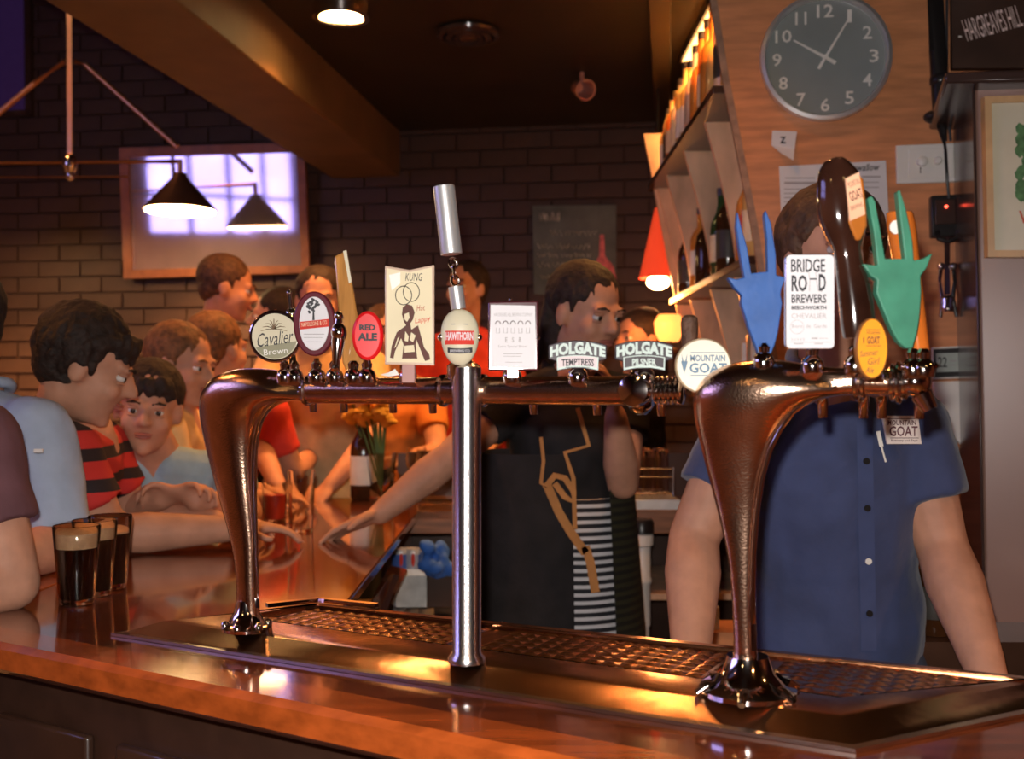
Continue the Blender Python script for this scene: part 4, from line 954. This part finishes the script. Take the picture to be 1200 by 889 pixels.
# beer mats etc under woman's arm
# ================================================================ BEHIND THE BAR
t = thing('back_bench', 'timber back bench with steel splash behind the bar staff', 'bench', (.5, 3.4, 0))
MB().box((.18,3.45,1.03), (1.16,.55,.045)).build('bench_top', M['darkwood'], t, bevel=.004)
MB().box((.18,3.165,1.03), (1.16,.02,.07)).build('front_lipping', mat('worn_timber_edge', (.24,.10,.045), .4, var=.3, stretch=(.3,4,4)), t, bevel=.003)
MB().box((.18,3.45,.80), (1.1,.5,.02)).build('lower_shelf', M['ply_pale'], t, bevel=.002)
for x in (-.37,.18,.73):
    MB().box((x,3.25,.5), (.05,.05,1.0)).build('leg', M['darkwood'], t)
    MB().box((x,3.66,.5), (.05,.05,1.0)).build('leg', M['darkwood'], t)
MB().box((.18,3.735,.6), (1.16,.02,1.2)).build('back_board', M['darkwood'], t)
# glass rack
zb = 1.055
t = thing('glass_rack_tray', 'white metal tray with wire rack for upturned glasses', 'rack', P(750,590,3.22))
MB().box(P(752,591,3.29), (.21,.2,.050)).build('metal_tray', mat('white_enamel', (.62,.66,.64), .3), t, bevel=.004)
wr = MB()
for k in range(9):
    x = P(717,0,3.2).x+k*.0225; wr.cyl((x,3.19,1.108), (x,3.39,1.108), .002, n=6)
for z_, Y_ in ((1.112,3.19),(1.16,3.185),(1.185,3.185)):
    wr.cyl(V((P(714,0,3.2).x,Y_,z_)), V((P(788,0,3.2).x,Y_,z_)), .003, n=6)
for px in (714, 788): wr.cyl(V((P(px,0,3.2).x,3.185,1.10)), V((P(px,0,3.2).x,3.185,1.19)), .003, n=6)
wr.build('wire_rack', M['steel'], t)
rn = random.Random(9); k = 0
for row in range(2):
    for j in range(4):
        x = P(726+j*16.5,0,3.24).x; Yg = 3.235+row*.085
        c = V((x, Yg, 1.112)); k += 1
        o = MB().lathe([(.020,.003),(.0195,0),(.017,.12),(.017,.128),(0,.130),(0,.124),(.015,.122),(.018,0)], c, 20, caps=False).build('upturned_glass', M['glass'])
        tag(o, f'upturned clear beer glass, {["leftmost","second from left","third from left","rightmost"][j]} in the {["front","rear"][row]} row of the wire rack', 'glass', 'upturned glasses in the rack')
# white jugs below
for px, lab_ in ((752,'white ribbed plastic drain pipe below the glass tray'),):
    t = thing('drain_pipe', lab_, 'pipe', P(px,735,3.12))
    c = P(px,720,3.12)
    MB().lathe([(.026,-.03),(.026,.09),(.030,.095),(.030,.105),(.026,.11),(.026,.20),(.034,.205),(.034,.235),(.022,.24)], c, 24).build('pipe_body', M['white'], t)
    MB().lathe([(.036,.0),(.036,.03),(.03,.04)], c+V((0,0,.24)), 24).build('coupling', M['black'], t)
    MB().cyl(V((c.x,c.y,0)), c-V((0,0,.02)), .022, n=20).build('lower_pipe', M['white'], t)
o = MB().lathe([(.035,0),(.035,.05),(.015,.07),(.015,.09)], P(826,735,2.6)-V((0,0,0)), 20).build('squat_bottle', M['white']); 
c = P(826,735,2.6); tag(o, 'small white squat bottle beside the bartender forearm', 'bottle')
MB()
# small stand beneath it
o = MB().box((c.x+.02,c.y+.02,(c.z)/2), (.16,.14,c.z-.002)).build('bottle_crate', M['ply']); tag(o, 'narrow timber upright crate behind the bartender forearm', 'crate')
# dark wine bottles right
c = P(1098,740,1.95)
o = MB().box((c.x+.06,1.95,c.z/2), (.28,.16,c.z)).build('side_cabinet', M['darkwood']); tag(o, 'low timber side cabinet behind the bartender right arm', 'cabinet')
bottle(V((P(1095,0,1.93).x,1.93,c.z+.001)), .19, .03, 0, 'dark bottle standing on the side cabinet by the bartender right arm', 'x', M['brown_g'], M['lab_k'], M['chrome'], 'dark_bottle')
del bpy.data.objects['dark_bottle']['group']
# things under the bar seen left of the post
bY = 3.02
t = thing('under_bar_shelf', 'stainless shelf under the bar carrying cans and a steel bin', 'shelf', (-.33, 3.0, 0))
zs = P(480,712,bY).z
MB().box((-.20,2.96,zs-.012), (.62,.40,.02)).build('shelf_plate', M['steel'], t, bevel=.002)
for x, y in ((-.48,2.83),(.08,2.83),(-.48,3.13),(.08,3.13)): MB().cyl((x,y,0), (x,y,zs-.022), .014, n=12).build('leg', M['steel'], t)
c = P(484,712,2.9)
t = thing('steel_bin', 'square brushed steel container below the cans under the bar', 'container', c)
hb = MB().rings([[c+V((sx*w,sy*w+.05,z_)) for sx, sy in ((-1,-1),(1,-1),(1,1),(-1,1))] for w, z_ in ((.046,.001),(.052,.088),(.049,.088),(.043,.005))])
hb.build('bin_body', mat('galvanised', (.55,.55,.53), .35, .25, var=.2, scale=25), t)
for k, px in enumerate((470,484,498)):
    c2 = P(px,676,3.05); c2.z = zs
    o = thing('drink_can', f'blue and silver drink can, {["left","middle","right"][k]} of the three behind the steel container', 'can', c2, 'drink cans under the bar')
    cb_ = MB().lathe([(.022,0),(.027,.006),(.027,.155),(.022,.165),(.021,.163),(0,.163)], c2, 24).build('can_body', M.setdefault('can', bpy.data.materials.get('silver_can') or mat('silver_can', (.55,.57,.60), .3, .3)), o)
    for a0 in (0, 2): MB().lathe([(.0273,.03+.0*a0),(.0273,.15)], c2, 24, caps=False).build('can_print', mat('blue_silver_print', (.08,.16,.50) if k != 1 else (.45,.5,.62), .3, .3), cb_) if a0 == 0 else None
    MB().pxprism(oval(px,656,2.2,8,14), c2.y-.0285, .001).build('red_flash', M['red_cloth'], cb_, smooth=False)
c = P(516,668,2.86)
q = MB(); rn = random.Random(8)
for k in range(16): q.ell(c+V((rn.uniform(-.04,.035), rn.uniform(-.03,.03), rn.uniform(-.01,.065))), (.026,.02,.018), 10, 7, Matrix.Rotation(rn.uniform(0,3), 3, 'Y'))
o = q.build('blue_cloth', mat('blue_wipe', (.03,.12,.45), .8, bump=.3), remesh=.006, disp=.004, dscale=40); tag(o, 'crumpled blue cleaning cloth under the bar beside the cans', 'cloth')
o = MB().box(P(516,690,2.9)+V((0,.02,0)), (.07,.1,.09)).build('cloth_box', M['darkwood'], bevel=.003); tag(o, 'small dark box holding the blue cloth', 'box')
o = MB().prism([P(430,712,2.4), P(437,712,2.4), P(463,665,2.75), P(457,662,2.75)], (.03,.02,-.01)).build('steel_rail', M['chrome']); tag(o, 'slanting polished steel rail beneath the inner edge of the bar', 'rail')
o = MB().box(P(512,598,3.10)+V((.0,.05,0)), (.11,.12,.045)).build('plastic_tub', M['glass'], bevel=.004); tag(o, 'small clear tub on the back bench left of the centre post', 'tub')
# low steel bench under the tray
t = thing('work_bench', 'stainless work bench directly behind the drip tray', 'bench', (.35, 1.72, 0))
ang = math.atan2(-.46,.97)
MB().box((.50,1.64,.915), (1.15,.34,.03), ang*.75).build('bench_top', M['steel'], t, bevel=.003)
for x, y in ((.02,1.80),(.95,1.34),(.13,1.98),(1.02,1.62)): MB().box((x,y,.45), (.035,.035,.90)).build('leg', M['steel'], t)
# ================================================================ PEOPLE
def rot(yaw, pitch=0, roll=0):
    return Matrix.Rotation(math.radians(yaw), 3, 'Z') @ Matrix.Rotation(math.radians(pitch), 3, 'X') @ Matrix.Rotation(math.radians(roll), 3, 'Y')
def loft(mb, p0, p1, lat, st, grow=0, n=24):
    ax = (p1-p0).normalized(); lat = (lat-ax*lat.dot(ax)).normalized(); fw = ax.cross(lat).normalized()
    L = (p1-p0).length
    mb.rings([[p0+ax*(L*f_)+lat*((a+grow)*math.cos(2*PI*k/n))+fw*((b+grow)*math.sin(2*PI*k/n)) for k in range(n)] for f_, a, b in st])
    return fw
def hand(mb, w, d, nrm, curl=.35, side=1, s=1.0):
    d = V(d).normalized(); nrm = V(nrm); nrm = (nrm-d*nrm.dot(d)).normalized(); sd = d.cross(nrm).normalized()*side
    R = Matrix((sd, d, nrm)).transposed()
    mb.ell(w+d*.050*s, (.040*s,.052*s,.015*s), 14, 10, R); mb.ell(w+d*.008*s, (.028*s,.03*s,.02*s), 12, 8, R)
    for k, (o_, L) in enumerate(((-.031,.058),(-.0105,.070),(.0105,.075),(.031,.066))):
        p = w+d*(.088-.004*abs(k-1.6))*s+sd*o_*s; dr = (d+sd*o_*5.5).normalized(); a = curl*.5
        seg = L*s/2.4; r = .0092*s
        for j in range(3):
            dd = (dr*math.cos(a)+nrm*math.sin(a)).normalized(); q = p+dd*seg; mb.cap(p, r, q, r*.92, 10); p = q; r *= .92; a += curl
            seg *= .82
    p = w+d*.022*s+sd*.030*s; dd = (d*.65+sd*.75+nrm*.25).normalized(); q = p+dd*.038*s; mb.cap(p, .0135*s, q, .0105*s, 10)
    dd = (d*.9+sd*.35+nrm*.35).normalized(); mb.cap(q, .0105*s, q+dd*.030*s, .0085*s, 10)
TOR = [(-.08,.155,.105),(.05,.168,.112),(.3,.150,.100),(.6,.168,.112),(.82,.180,.105),(.95,.140,.080),(1.04,.075,.062),(1.10,.058,.055)]
def person(label, head, yaw, neck, pelvis, shA, elA, wrA, shB, elB, wrB, shirt, hair, pitch=0, roll=0, skin='skin', pants='denim', handA=None, handB=None,
           sl=.62, vox=.009, hstyle='short', hs=1.0, hseed=1, group=None, width=1, curl=.35, legs=True, hvol=1.0, feet=None, armr=1.0, collar=None):
    head, neck, pelvis = V(head), V(neck), V(pelvis); A3 = [V(shA), V(elA), V(wrA)]; B3 = [V(shB), V(elB), V(wrB)]
    base = V((pelvis.x, pelvis.y, 0)); t = thing('person', label, 'person', base, group)
    lat = A3[0]-B3[0]; ws = lat.length/2/.175*width; top = (A3[0]+B3[0])/2+V((0,0,.035))
    R = rot(yaw, pitch, roll); H = lambda x, y, z: head+R@(V((x, y, z))*hs)
    b = MB(); st = [(f_, a*ws, c*(.5+.5*ws)) for f_, a, c in TOR]
    b_st = [(f_, a*.90, c*.88) for f_, a, c in st]
    ax = neck-pelvis
    loft(b, pelvis, top, lat, b_st)
    b.cap(H(0,.025,-.055), .052*hs, neck, .058)
    b.cap(neck, .058, top-V((0,0,.03)), .075)
    for T in (A3, B3):
        s_, e, w = T; f1 = e.lerp(w, .3)
        b.cap(s_, .054*armr, s_.lerp(e,.5), .048*armr); b.cap(s_.lerp(e,.5), .048*armr, e, .039*armr); b.cap(e, .039*armr, f1, .043*armr); b.cap(f1, .043*armr, w, .027*armr)
    b.cap(A3[0], .054, top-V((0,0,.05)), .07); b.cap(B3[0], .054, top-V((0,0,.05)), .07)
    for T, hd, sd in ((A3, handA, 1), (B3, handB, -1)):
        if hd is None: hd = ((T[2]-T[1]), (0,0,-1))
        hand(b, T[2], hd[0], hd[1], hd[2] if len(hd) > 2 else curl, sd)
    E = lambda c, r: b.ell(H(*c), V(r)*hs, 20, 14, R)
    E((0,.018,.035), (.075,.094,.081)); E((0,-.018,-.028), (.061,.072,.085)); E((0,-.036,-.076), (.044,.044,.036)); E((0,-.068,-.096), (.020,.017,.016))
    b.cap(H(0,-.084,.014), .0085*hs, H(0,-.106,-.020), .0125*hs, 10)
    for sx in (-1, 1):
        E((sx*.011,-.096,-.025), (.009,.010,.008)); E((sx*.034,-.058,-.028), (.025,.026,.026)); E((sx*.075,.006,-.008), (.011,.020,.032)); E((sx*.028,-.078,.023), (.024,.013,.009))
    body = b.build('body', M[skin], t, remesh=vox, sm=3)
    # eyes, brows, mouth
    for sx in (-1, 1):
        ey = MB().ell(H(sx*.030,-.0715,.003), V((.0125,.0122,.0085))*hs, 14, 10, R).build('eye', M['eye'], body)
        MB().ell(H(sx*.030,-.0825,.003), V((.0066,.0028,.0066))*hs, 12, 8, R).build('iris', M['iris'], body)
        MB().ell(H(sx*.030,-.0745,.0115), V((.0155,.0125,.0055))*hs, 14, 8, R).ell(H(sx*.030,-.0735,-.0065), V((.0145,.0125,.0045))*hs, 14, 8, R).build('eyelid', M[skin], body)
        MB().tube([H(sx*.014,-.0915,.024), H(sx*.030,-.0925,.029), H(sx*.046,-.084,.025)], [.003*hs,.0042*hs,.002*hs], 8).build('eyebrow', M[hair], body)
    MB().ell(H(0,-.0895,-.0515), V((.023,.009,.0045))*hs, 16, 8, R).ell(H(0,-.0885,-.0585), V((.020,.010,.0055))*hs, 16, 8, R).build('mouth', M['lip'], body)
    # hair
    rn = random.Random(hseed); h = MB(); h.ell(H(0,.032,.046), V((.082*hvol,.092,.080*hvol))*hs, 20, 14, R)
    if hstyle == 'long': h.ell(H(0,.065,-.04), V((.075,.052,.12))*hs, 16, 12, R)
    else: h.ell(H(0,.062,-.005), V((.070,.050,.062))*hs, 16, 12, R)
    cnt_ = 0
    while cnt_ < (420 if hstyle != 'curly' else 260):
        u = rn.uniform(-1, 1); a = rn.uniform(0, 2*PI); r_ = (1-u*u)**.5; x, y, z = r_*math.cos(a), r_*math.sin(a), u
        px_, py_, pz_ = x*.080*hvol, .028+y*.094, .038+z*.084*hvol
        if py_ < -.02 and pz_ < .072-(abs(px_)*.45): continue
        if abs(px_) > .05 and pz_ < .0 and py_ < .035: continue
        if pz_ < -.055: continue
        cnt_ += 1; nv = V((x, y, z)); dn = V((x*.6+rn.uniform(-.5,.5), y*.6+rn.uniform(-.3,.3), -1)); dn = (dn-nv*dn.dot(nv)).normalized(); sd_ = nv.cross(dn)
        Q_ = Matrix((sd_, nv, dn)).transposed(); k_ = 1.5 if hstyle == 'curly' else 1
        h.ell(H(px_, py_, pz_), V((.0062*k_, .0062*k_, rn.uniform(.014,.026)/k_**.5))*hs, 6, 6, R@Q_)
    if hstyle in ('fringe', 'curly'):
        for k in range(26):
            x = rn.uniform(-.062,.062); h.ell(H(x, -.072+abs(x)*.45+rn.uniform(-.008,.006), .066+rn.uniform(-.022,.012)), V((.010,.012,.022))*hs, 8, 6, R@rot(0, rn.uniform(-25,25), rn.uniform(-30,30)))
    if hstyle == 'long':
        for k in range(90):
            a = rn.uniform(.15*PI, .85*PI); h.ell(H(.085*math.cos(a), .03+.07*math.sin(a), rn.uniform(-.16,.04)), V((.014,.014,.035))*hs, 8, 6, R)
    h.build('hair', M[hair], t, remesh=max(.005, vox*.65), sm=1, disp=.002, dscale=60)
    # shirt
    s_ = MB(); sst = [(f_, a+.012, c+.014) for f_, a, c in st[:-1]]; sst[0] = (-.13, sst[0][1]+.004, sst[0][2]+.004)
    loft(s_, pelvis, top, lat, sst)
    for T in (A3, B3):
        e = T[0].lerp(T[1], sl) if sl <= 1 else T[1]
        s_.ell(T[0], .067*armr); s_.cyl(T[0], e, .066*armr, .060*armr, 20)
        if sl > 1: s_.cap(T[1], .052*armr, T[2].lerp(T[1], .08), .040*armr)
        s_.cap(T[0], .062, top-V((0,0,.055)), .078); s_.cap(T[0], .058, neck.lerp(T[0], .22)-V((0,0,.035)), .062)
    sh = s_.build('shirt', M[shirt] if isinstance(shirt, str) else shirt, t, remesh=vox, sm=2, disp=.008, dscale=11)
    if collar:
        fd = R@V((0,-1,0)); fd.z = 0; fd.normalize(); fl_ = fd.cross(V((0,0,1)))
        pts = [neck+V((0,0,-.004))+(fd*math.cos(a)+fl_*math.sin(a))*.068+V((0,0,-.026*math.cos(a))) for a in [2*PI*k/24 for k in range(24)]]
        MB().tube(pts, .011, 10, closed=True).build('collar', M[collar], sh)
    if legs:
        q = MB(); lt = lat.normalized(); lt.z = 0
        loft(q, pelvis-V((0,0,.12)), pelvis+V((0,0,.03)), lat, [(0,.165*ws,.115),(1,.160*ws,.108)])
        ft = feet or [(pelvis.x+lt.x*.10, pelvis.y+lt.y*.10), (pelvis.x-lt.x*.10, pelvis.y-lt.y*.10)]
        so = MB()
        for i, sg in enumerate((1, -1)):
            hp = pelvis+lt*.085*sg-V((0,0,.06)); an = V((ft[i][0], ft[i][1], .09)); kn = hp.lerp(an, .5)+R@V((0,-.03,0))
            q.cap(hp, .090, kn, .062); q.cap(kn, .062, an, .048)
            fd = R@V((0,-1,0)); fd.z = 0; fd.normalize(); so.ell(an+fd*.05-V((0,0,.042)), (.046,.13,.048), 14, 8, Matrix.Rotation(math.atan2(fd.x, -fd.y), 3, 'Z'))
        q.build('trousers', M[pants], t, remesh=.014, sm=2); so.build('shoes', M['black'], t)
    return t, sh, body, H, R
# bartender in navy
c_h = P(980, 303, 1.86)
bt, shirt_o, _, _, _ = person('bartender in a navy short sleeved work shirt standing behind the taps, both arms straight down', c_h, 4, (.562,1.88,1.475), (.585,1.93,.98),
    (.412,1.87,1.358), (.315,1.85,1.165), (.285,1.70,.985), (.692,1.87,1.352), (.738,1.83,1.15), (.738,1.655,.978), 'navy', 'hair_brown', pitch=-2, vox=.0065, armr=1.13, sl=.60, hvol=1.08,
    handA=((-.05,-1,-.35),(0,0,-1),.12), handB=((.05,-1,-.35),(0,0,-1),.12), hseed=3, width=1.13, collar='navy', hs=1.06)
YS = 1.745
pk = MB().prism([P(1034,487,YS+.008), P(1076,487,YS+.014), P(1080,520,YS+.014), P(1040,520,YS+.008)], (0,.006,0)).build('name_patch', mat('patch_cream', (.72,.64,.60), .6), shirt_o, smooth=False)
nf = lambda x, y: P(x, y, YS+.0075+(x-1034)*.00015)
PR = mat('maroon_print', (.12,.04,.05), .6)
# lettering on the patch is a part of the shirt, beside the patch
letters('MOUNTAIN', (1040,492,1073,498), 0, PR, shirt_o, fr=lambda x, y: nf(x, y)-V((0,.0014,0)), bold=.02); letters('GOAT', (1042,499,1075,511), 0, PR, shirt_o, fr=lambda x, y: nf(x, y)-V((0,.0014,0)), bold=.02)
bars([(1040,490,1073,490.8),(1043,512.5,1076,513.3)], 0, PR, shirt_o, fr=lambda x, y: nf(x, y)-V((0,.0014,0)))
letters('Brewery and Taps', (1044,514.5,1075,517.5), 0, PR, shirt_o, fr=lambda x, y: nf(x, y)-V((0,.0014,0)), bold=.02)
o = MB().tube([P(1029,505,YS), P(1033,523,YS)], .0035, 10).tube([P(1033,523,YS), P(1038,541,YS+.004)], .0016, 8).build('pen', M['white']); tag(o, 'slim white pen clipped in the navy shirt pocket', 'pen')
def onshirt(px, py, depth=.0):
    """first hit of the shirt along the view through a pixel of the photograph, plus a small lift"""
    me = shirt_o.data; o_ = V((0,0,EYE)); off_ = WL[shirt_o.name]
    dg = bpy.context.evaluated_depsgraph_get(); dg.update()
    hit, loc, nrm, _ = shirt_o.ray_cast(o_-off_, (P(px, py, 1)-o_).normalized())
    return (loc+off_-V((0,depth,0))) if hit else P(px, py, 1.78)
bpy.context.view_layer.update()
pl = [onshirt(1012+ (y-480)*.02, y, .003) for y in range(482, 770, 14)]
ww_ = V((.013,0,0)); MB().add([p+s*ww_ for p in pl for s in (-1,1)], [(2*i,2*i+1,2*i+3,2*i+2) for i in range(len(pl)-1)]).build('button_placket', mat('navy_placket', (.045,.062,.15), .85), shirt_o)
for y in (540, 595, 657, 718): MB().lathe([(0,0),(.0055,0),(.0055,.003),(0,.003)], onshirt(1013+(y-480)*.02, y, .004), 14, axis=(0,-1,0)).build('button', M['white'] if y == 657 else M['black'], shirt_o)
vn = [onshirt(x, y, .004) for x, y in ((985,455),(1008,482),(1022,455))]
MB().add([vn[0], vn[1], vn[2]], [(0,1,2)]).build('open_neck', M['skin_tan'], shirt_o, smooth=False)
# woman in black
wt, wsh, _, _, _ = person('dark haired bar worker in black with striped skirt and tied apron, wiping the bar', P(688,366,2.62), 38, (.165,2.62,1.475), (.13,2.66,.98),
    (-.01,2.60,1.385), (-.145,2.50,1.262), (-.305,2.47,1.135), (.275,2.63,1.395), (.262,2.52,1.20), (.235,2.42,1.36), 'black_cloth', 'hair_dark', pitch=16, vox=.007, sl=.45, hstyle='long', hseed=5,
    handA=((-1,-.1,-.42),(0,-.3,-1),.2), handB=((-.2,-.1,1),(-1,0,0),.6), width=.88, legs=False)
sk = MB(); cx = V((.14,2.63,0))
sk.rings([[cx+V((rx*math.cos(2*PI*k/36), ry*math.sin(2*PI*k/36), z_)) for k in range(36)] for z_, rx, ry in ((1.16,.125,.11),(1.05,.15,.135),(.9,.165,.15),(.7,.175,.16),(.48,.19,.17))]).build('striped_skirt', M['zebra'], wt)
lw = MB()
for sx in (.06,.22): lw.cap((sx,2.64,.5), .055, (sx,2.64,.10), .038)
lw.build('legs', M['skin'], wt); 
so = MB()
for sx in (.06,.22): so.ell((sx,2.60,.05), (.042,.12,.048))
so.build('shoes', M['black'], wt)
def shell(cx, z0, z1, rx, ry, a0, a1, name, m, flare=.03, n=20):
    q = MB(); rr = []
    for i in range(7):
        u = i/6; z_ = z0+(z1-z0)*u; g = flare*u
        o1 = [cx+V(((rx+g)*math.cos(a0+(a1-a0)*k/n), (ry+g)*math.sin(a0+(a1-a0)*k/n), z_)) for k in range(n+1)]
        o2 = [cx+V(((rx+g-.006)*math.cos(a0+(a1-a0)*k/n), (ry+g-.006)*math.sin(a0+(a1-a0)*k/n), z_)) for k in range(n, -1, -1)]
        rr.append(o1+o2)
    return q.rings(rr).build(name, m, wt)
shell(V((.07,2.62,0)), 1.27, .45, .185, .15, math.radians(110), math.radians(292), 'apron', M['black_cloth'])
shell(V((.155,2.64,0)), 1.20, .55, .145, .16, math.radians(-58), math.radians(75), 'olive_overskirt', M['olive'], .05)
def band(pp, Y, w, name):
    q = MB(); pts = [P(x, y, Y) for x, y in pp]; vv = []
    for i, p in enumerate(pts):
        d_ = (pts[min(i+1, len(pts)-1)]-pts[max(i-1, 0)]).normalized(); n_ = V((-d_.z, 0, d_.x))*w; vv += [p-n_, p+n_, p+n_+V((0,.004,0)), p-n_+V((0,.004,0))]
    q.rings([vv[4*i:4*i+4] for i in range(len(pts))]).build(name, M['apron_tie'], wt)
AY = 2.445
band([(641,568),(655,600),(668,622),(686,648)], AY, .010, 'apron_tie'); band([(686,640),(692,660),(698,694)], AY, .010, 'apron_tie')
band([(640,570),(650,557),(662,560),(672,575),(673,588),(662,582),(650,566)], AY-.006, .007, 'apron_bow'); band([(634,512),(637,540),(634,566),(641,570)], AY, .004, 'apron_string')
band([(677,478),(690,522),(662,530),(672,560),(674,620)], AY, .005, 'apron_string')
# person behind the back bench
person('dark haired person in black standing beyond the back bench beside the shelves', P(748,398,4.05), -55, (.475,4.07,1.46), (.47,4.1,.98),
    (.40,3.96,1.37), (.36,3.94,1.12), (.38,3.92,.90), (.54,4.22,1.37), (.52,4.3,1.12), (.48,4.26,.90), 'black_cloth', 'hair_dark', vox=.010, hstyle='long', hseed=8)
# customers along the left side of the bar
person('customer at far left in a pale blue short sleeved shirt, leaning on the bar', P(-62,380,2.12), -115, (-1.075,2.13,1.415), (-1.30,2.06,.98),
    (-.935,2.09,1.335), (-.872,2.06,1.125), (-.905,1.86,1.108), (-1.24,2.10,1.33), (-1.27,2.0,1.12), (-1.05,1.86,1.11), 'sky_shirt', 'hair_dark', sl=.88, vox=.0075, armr=1.1, hseed=2, collar='sky_shirt', width=1.02)
o_l = MB().box(P(45,528,1.955), (.016,.003,.007)).build('pocket_logo', M['white'], bpy.data.objects['person.003'] if False else None)
tag(o_l, 'tiny white tag on the chest of the pale blue shirt', 'tag')
person('customer in a maroon tee at the left frame edge, elbow propped on the bar', (-1.08,1.66,1.60), -70, (-1.06,1.68,1.44), (-1.12,1.62,.98),
    (-.865,1.71,1.335), (-.797,1.70,1.112), (-.95,1.56,1.112), (-1.22,1.62,1.34), (-1.26,1.5,1.12), (-1.06,1.45,1.11), 'maroon', 'hair_dark', sl=.60, vox=.0075, armr=1.12, hseed=4)
person('curly haired customer in a red and black striped polo, forearm along the bar', P(103,430,2.26), 104, (-.985,2.32,1.355), (-1.20,2.50,.96),
    (-.975,2.52,1.285), (-.915,2.58,1.115), (-.70,2.50,1.115), (-.915,2.20,1.285), (-.845,2.24,1.118), (-.615,2.34,1.116), 'polo', 'hair_dark', pitch=22, sl=.62, vox=.0075, hstyle='curly', hvol=1.1, hseed=6, armr=1.05, collar='red_cloth')
person('young customer facing the camera in a faded blue tee, hands folded on the bar', P(174,478,2.62), 14, (-.90,2.70,1.262), (-1.10,2.92,.94),
    (-1.06,2.72,1.205), (-1.02,2.64,1.115), (-.82,2.50,1.165), (-.735,2.74,1.205), (-.66,2.66,1.115), (-.74,2.50,1.16), 'tee_blue', 'hair_dark', pitch=8, roll=6, sl=.55, vox=.0075, hstyle='fringe', hseed=7, curl=.6, hs=.97,
    handA=((.9,-.1,.3),(0,-.4,-1),.7), handB=((-.9,-.1,.35),(0,-.4,-1),.7))
pr_ = MB(); rn = random.Random(6)
for k in range(9): 
    x = 186+k*2.2; y = 536+rn.uniform(-4,10); pr_.tube([P(x, y, 2.545), P(x+rn.uniform(-2,3), y+rn.uniform(8,15), 2.535)], .0013, 4)
person('customer with orange lit brown hair in a pale shirt just behind the young man', P(214,428,3.05), 70, (-.965,3.07,1.365), (-1.16,3.28,.96),
    (-.99,3.25,1.295), (-.93,3.28,1.12), (-.76,3.22,1.115), (-.95,2.92,1.295), (-.90,2.95,1.12), (-.70,3.0,1.115), 'cream_cloth', 'hair_orange_lit', pitch=10, vox=.009, hseed=9)
person('customer in a red shirt seen from behind, left of the tower leg', P(256,410,3.42), 150, (-.955,3.46,1.42), (-1.06,3.66,.98),
    (-.80,3.52,1.345), (-.74,3.60,1.14), (-.70,3.80,1.20), (-1.12,3.42,1.345), (-1.15,3.3,1.13), (-1.05,3.5,1.12), 'red_cloth', 'hair_orange_lit', vox=.009, hseed=10)
person('man in a khaki shirt in profile in front of the mirror, leaning forward', P(268,338,3.95), 98, (-1.10,3.97,1.66), (-1.40,4.05,1.02),
    (-1.15,4.15,1.56), (-1.12,4.25,1.30), (-1.0,4.2,1.12), (-1.16,3.80,1.56), (-1.10,3.74,1.30), (-.98,3.80,1.15), 'khaki', 'hair_brown', pitch=12, vox=.009, skin='skin_tan', hseed=11)
person('dark haired person in a black jacket, facing the khaki shirted man', P(322,372,4.3), -80, (-.955,4.32,1.58), (-.93,4.35,.98),
    (-.93,4.16,1.48), (-.93,4.1,1.22), (-1.02,4.05,1.02), (-.92,4.48,1.48), (-.9,4.55,1.22), (-.95,4.5,1.0), 'black_cloth', 'hair_dark', vox=.010, hseed=12, sl=1.2)
person('drinker in a cream shirt at the far end of the bar, under the pipe', P(374,352,3.78), 10, (-.675,3.81,1.60), (-.66,3.88,1.0),
    (-.85,3.80,1.50), (-.87,3.58,1.28), (-.74,3.38,1.115), (-.50,3.80,1.50), (-.46,3.58,1.27), (-.58,3.40,1.115), 'cream_cloth', 'hair_dark', vox=.009, hseed=13, pants='black_cloth', pitch=8)
person('tall person in a red shirt standing at the brick wall behind the centre post', P(546,338,4.55), -30, (-.195,4.58,1.70), (-.19,4.62,1.02),
    (-.37,4.58,1.58), (-.41,4.55,1.32), (-.36,4.40,1.14), (-.02,4.58,1.58), (.03,4.5,1.32), (-.08,4.36,1.20), 'red_cloth', 'hair_dark', vox=.010, hseed=14, pants='black_cloth')
person('person in an orange shirt near the flowers, behind the left end of the pipe', P(452,392,4.2), 20, (-.50,4.23,1.50), (-.50,4.3,1.0),
    (-.67,4.22,1.40), (-.72,4.05,1.18), (-.60,3.92,1.15), (-.33,4.22,1.40), (-.28,4.05,1.18), (-.42,3.92,1.15), mat('orange_cotton', (.60,.20,.04), .85), 'hair_brown', vox=.010, hseed=15, pants='black_cloth')
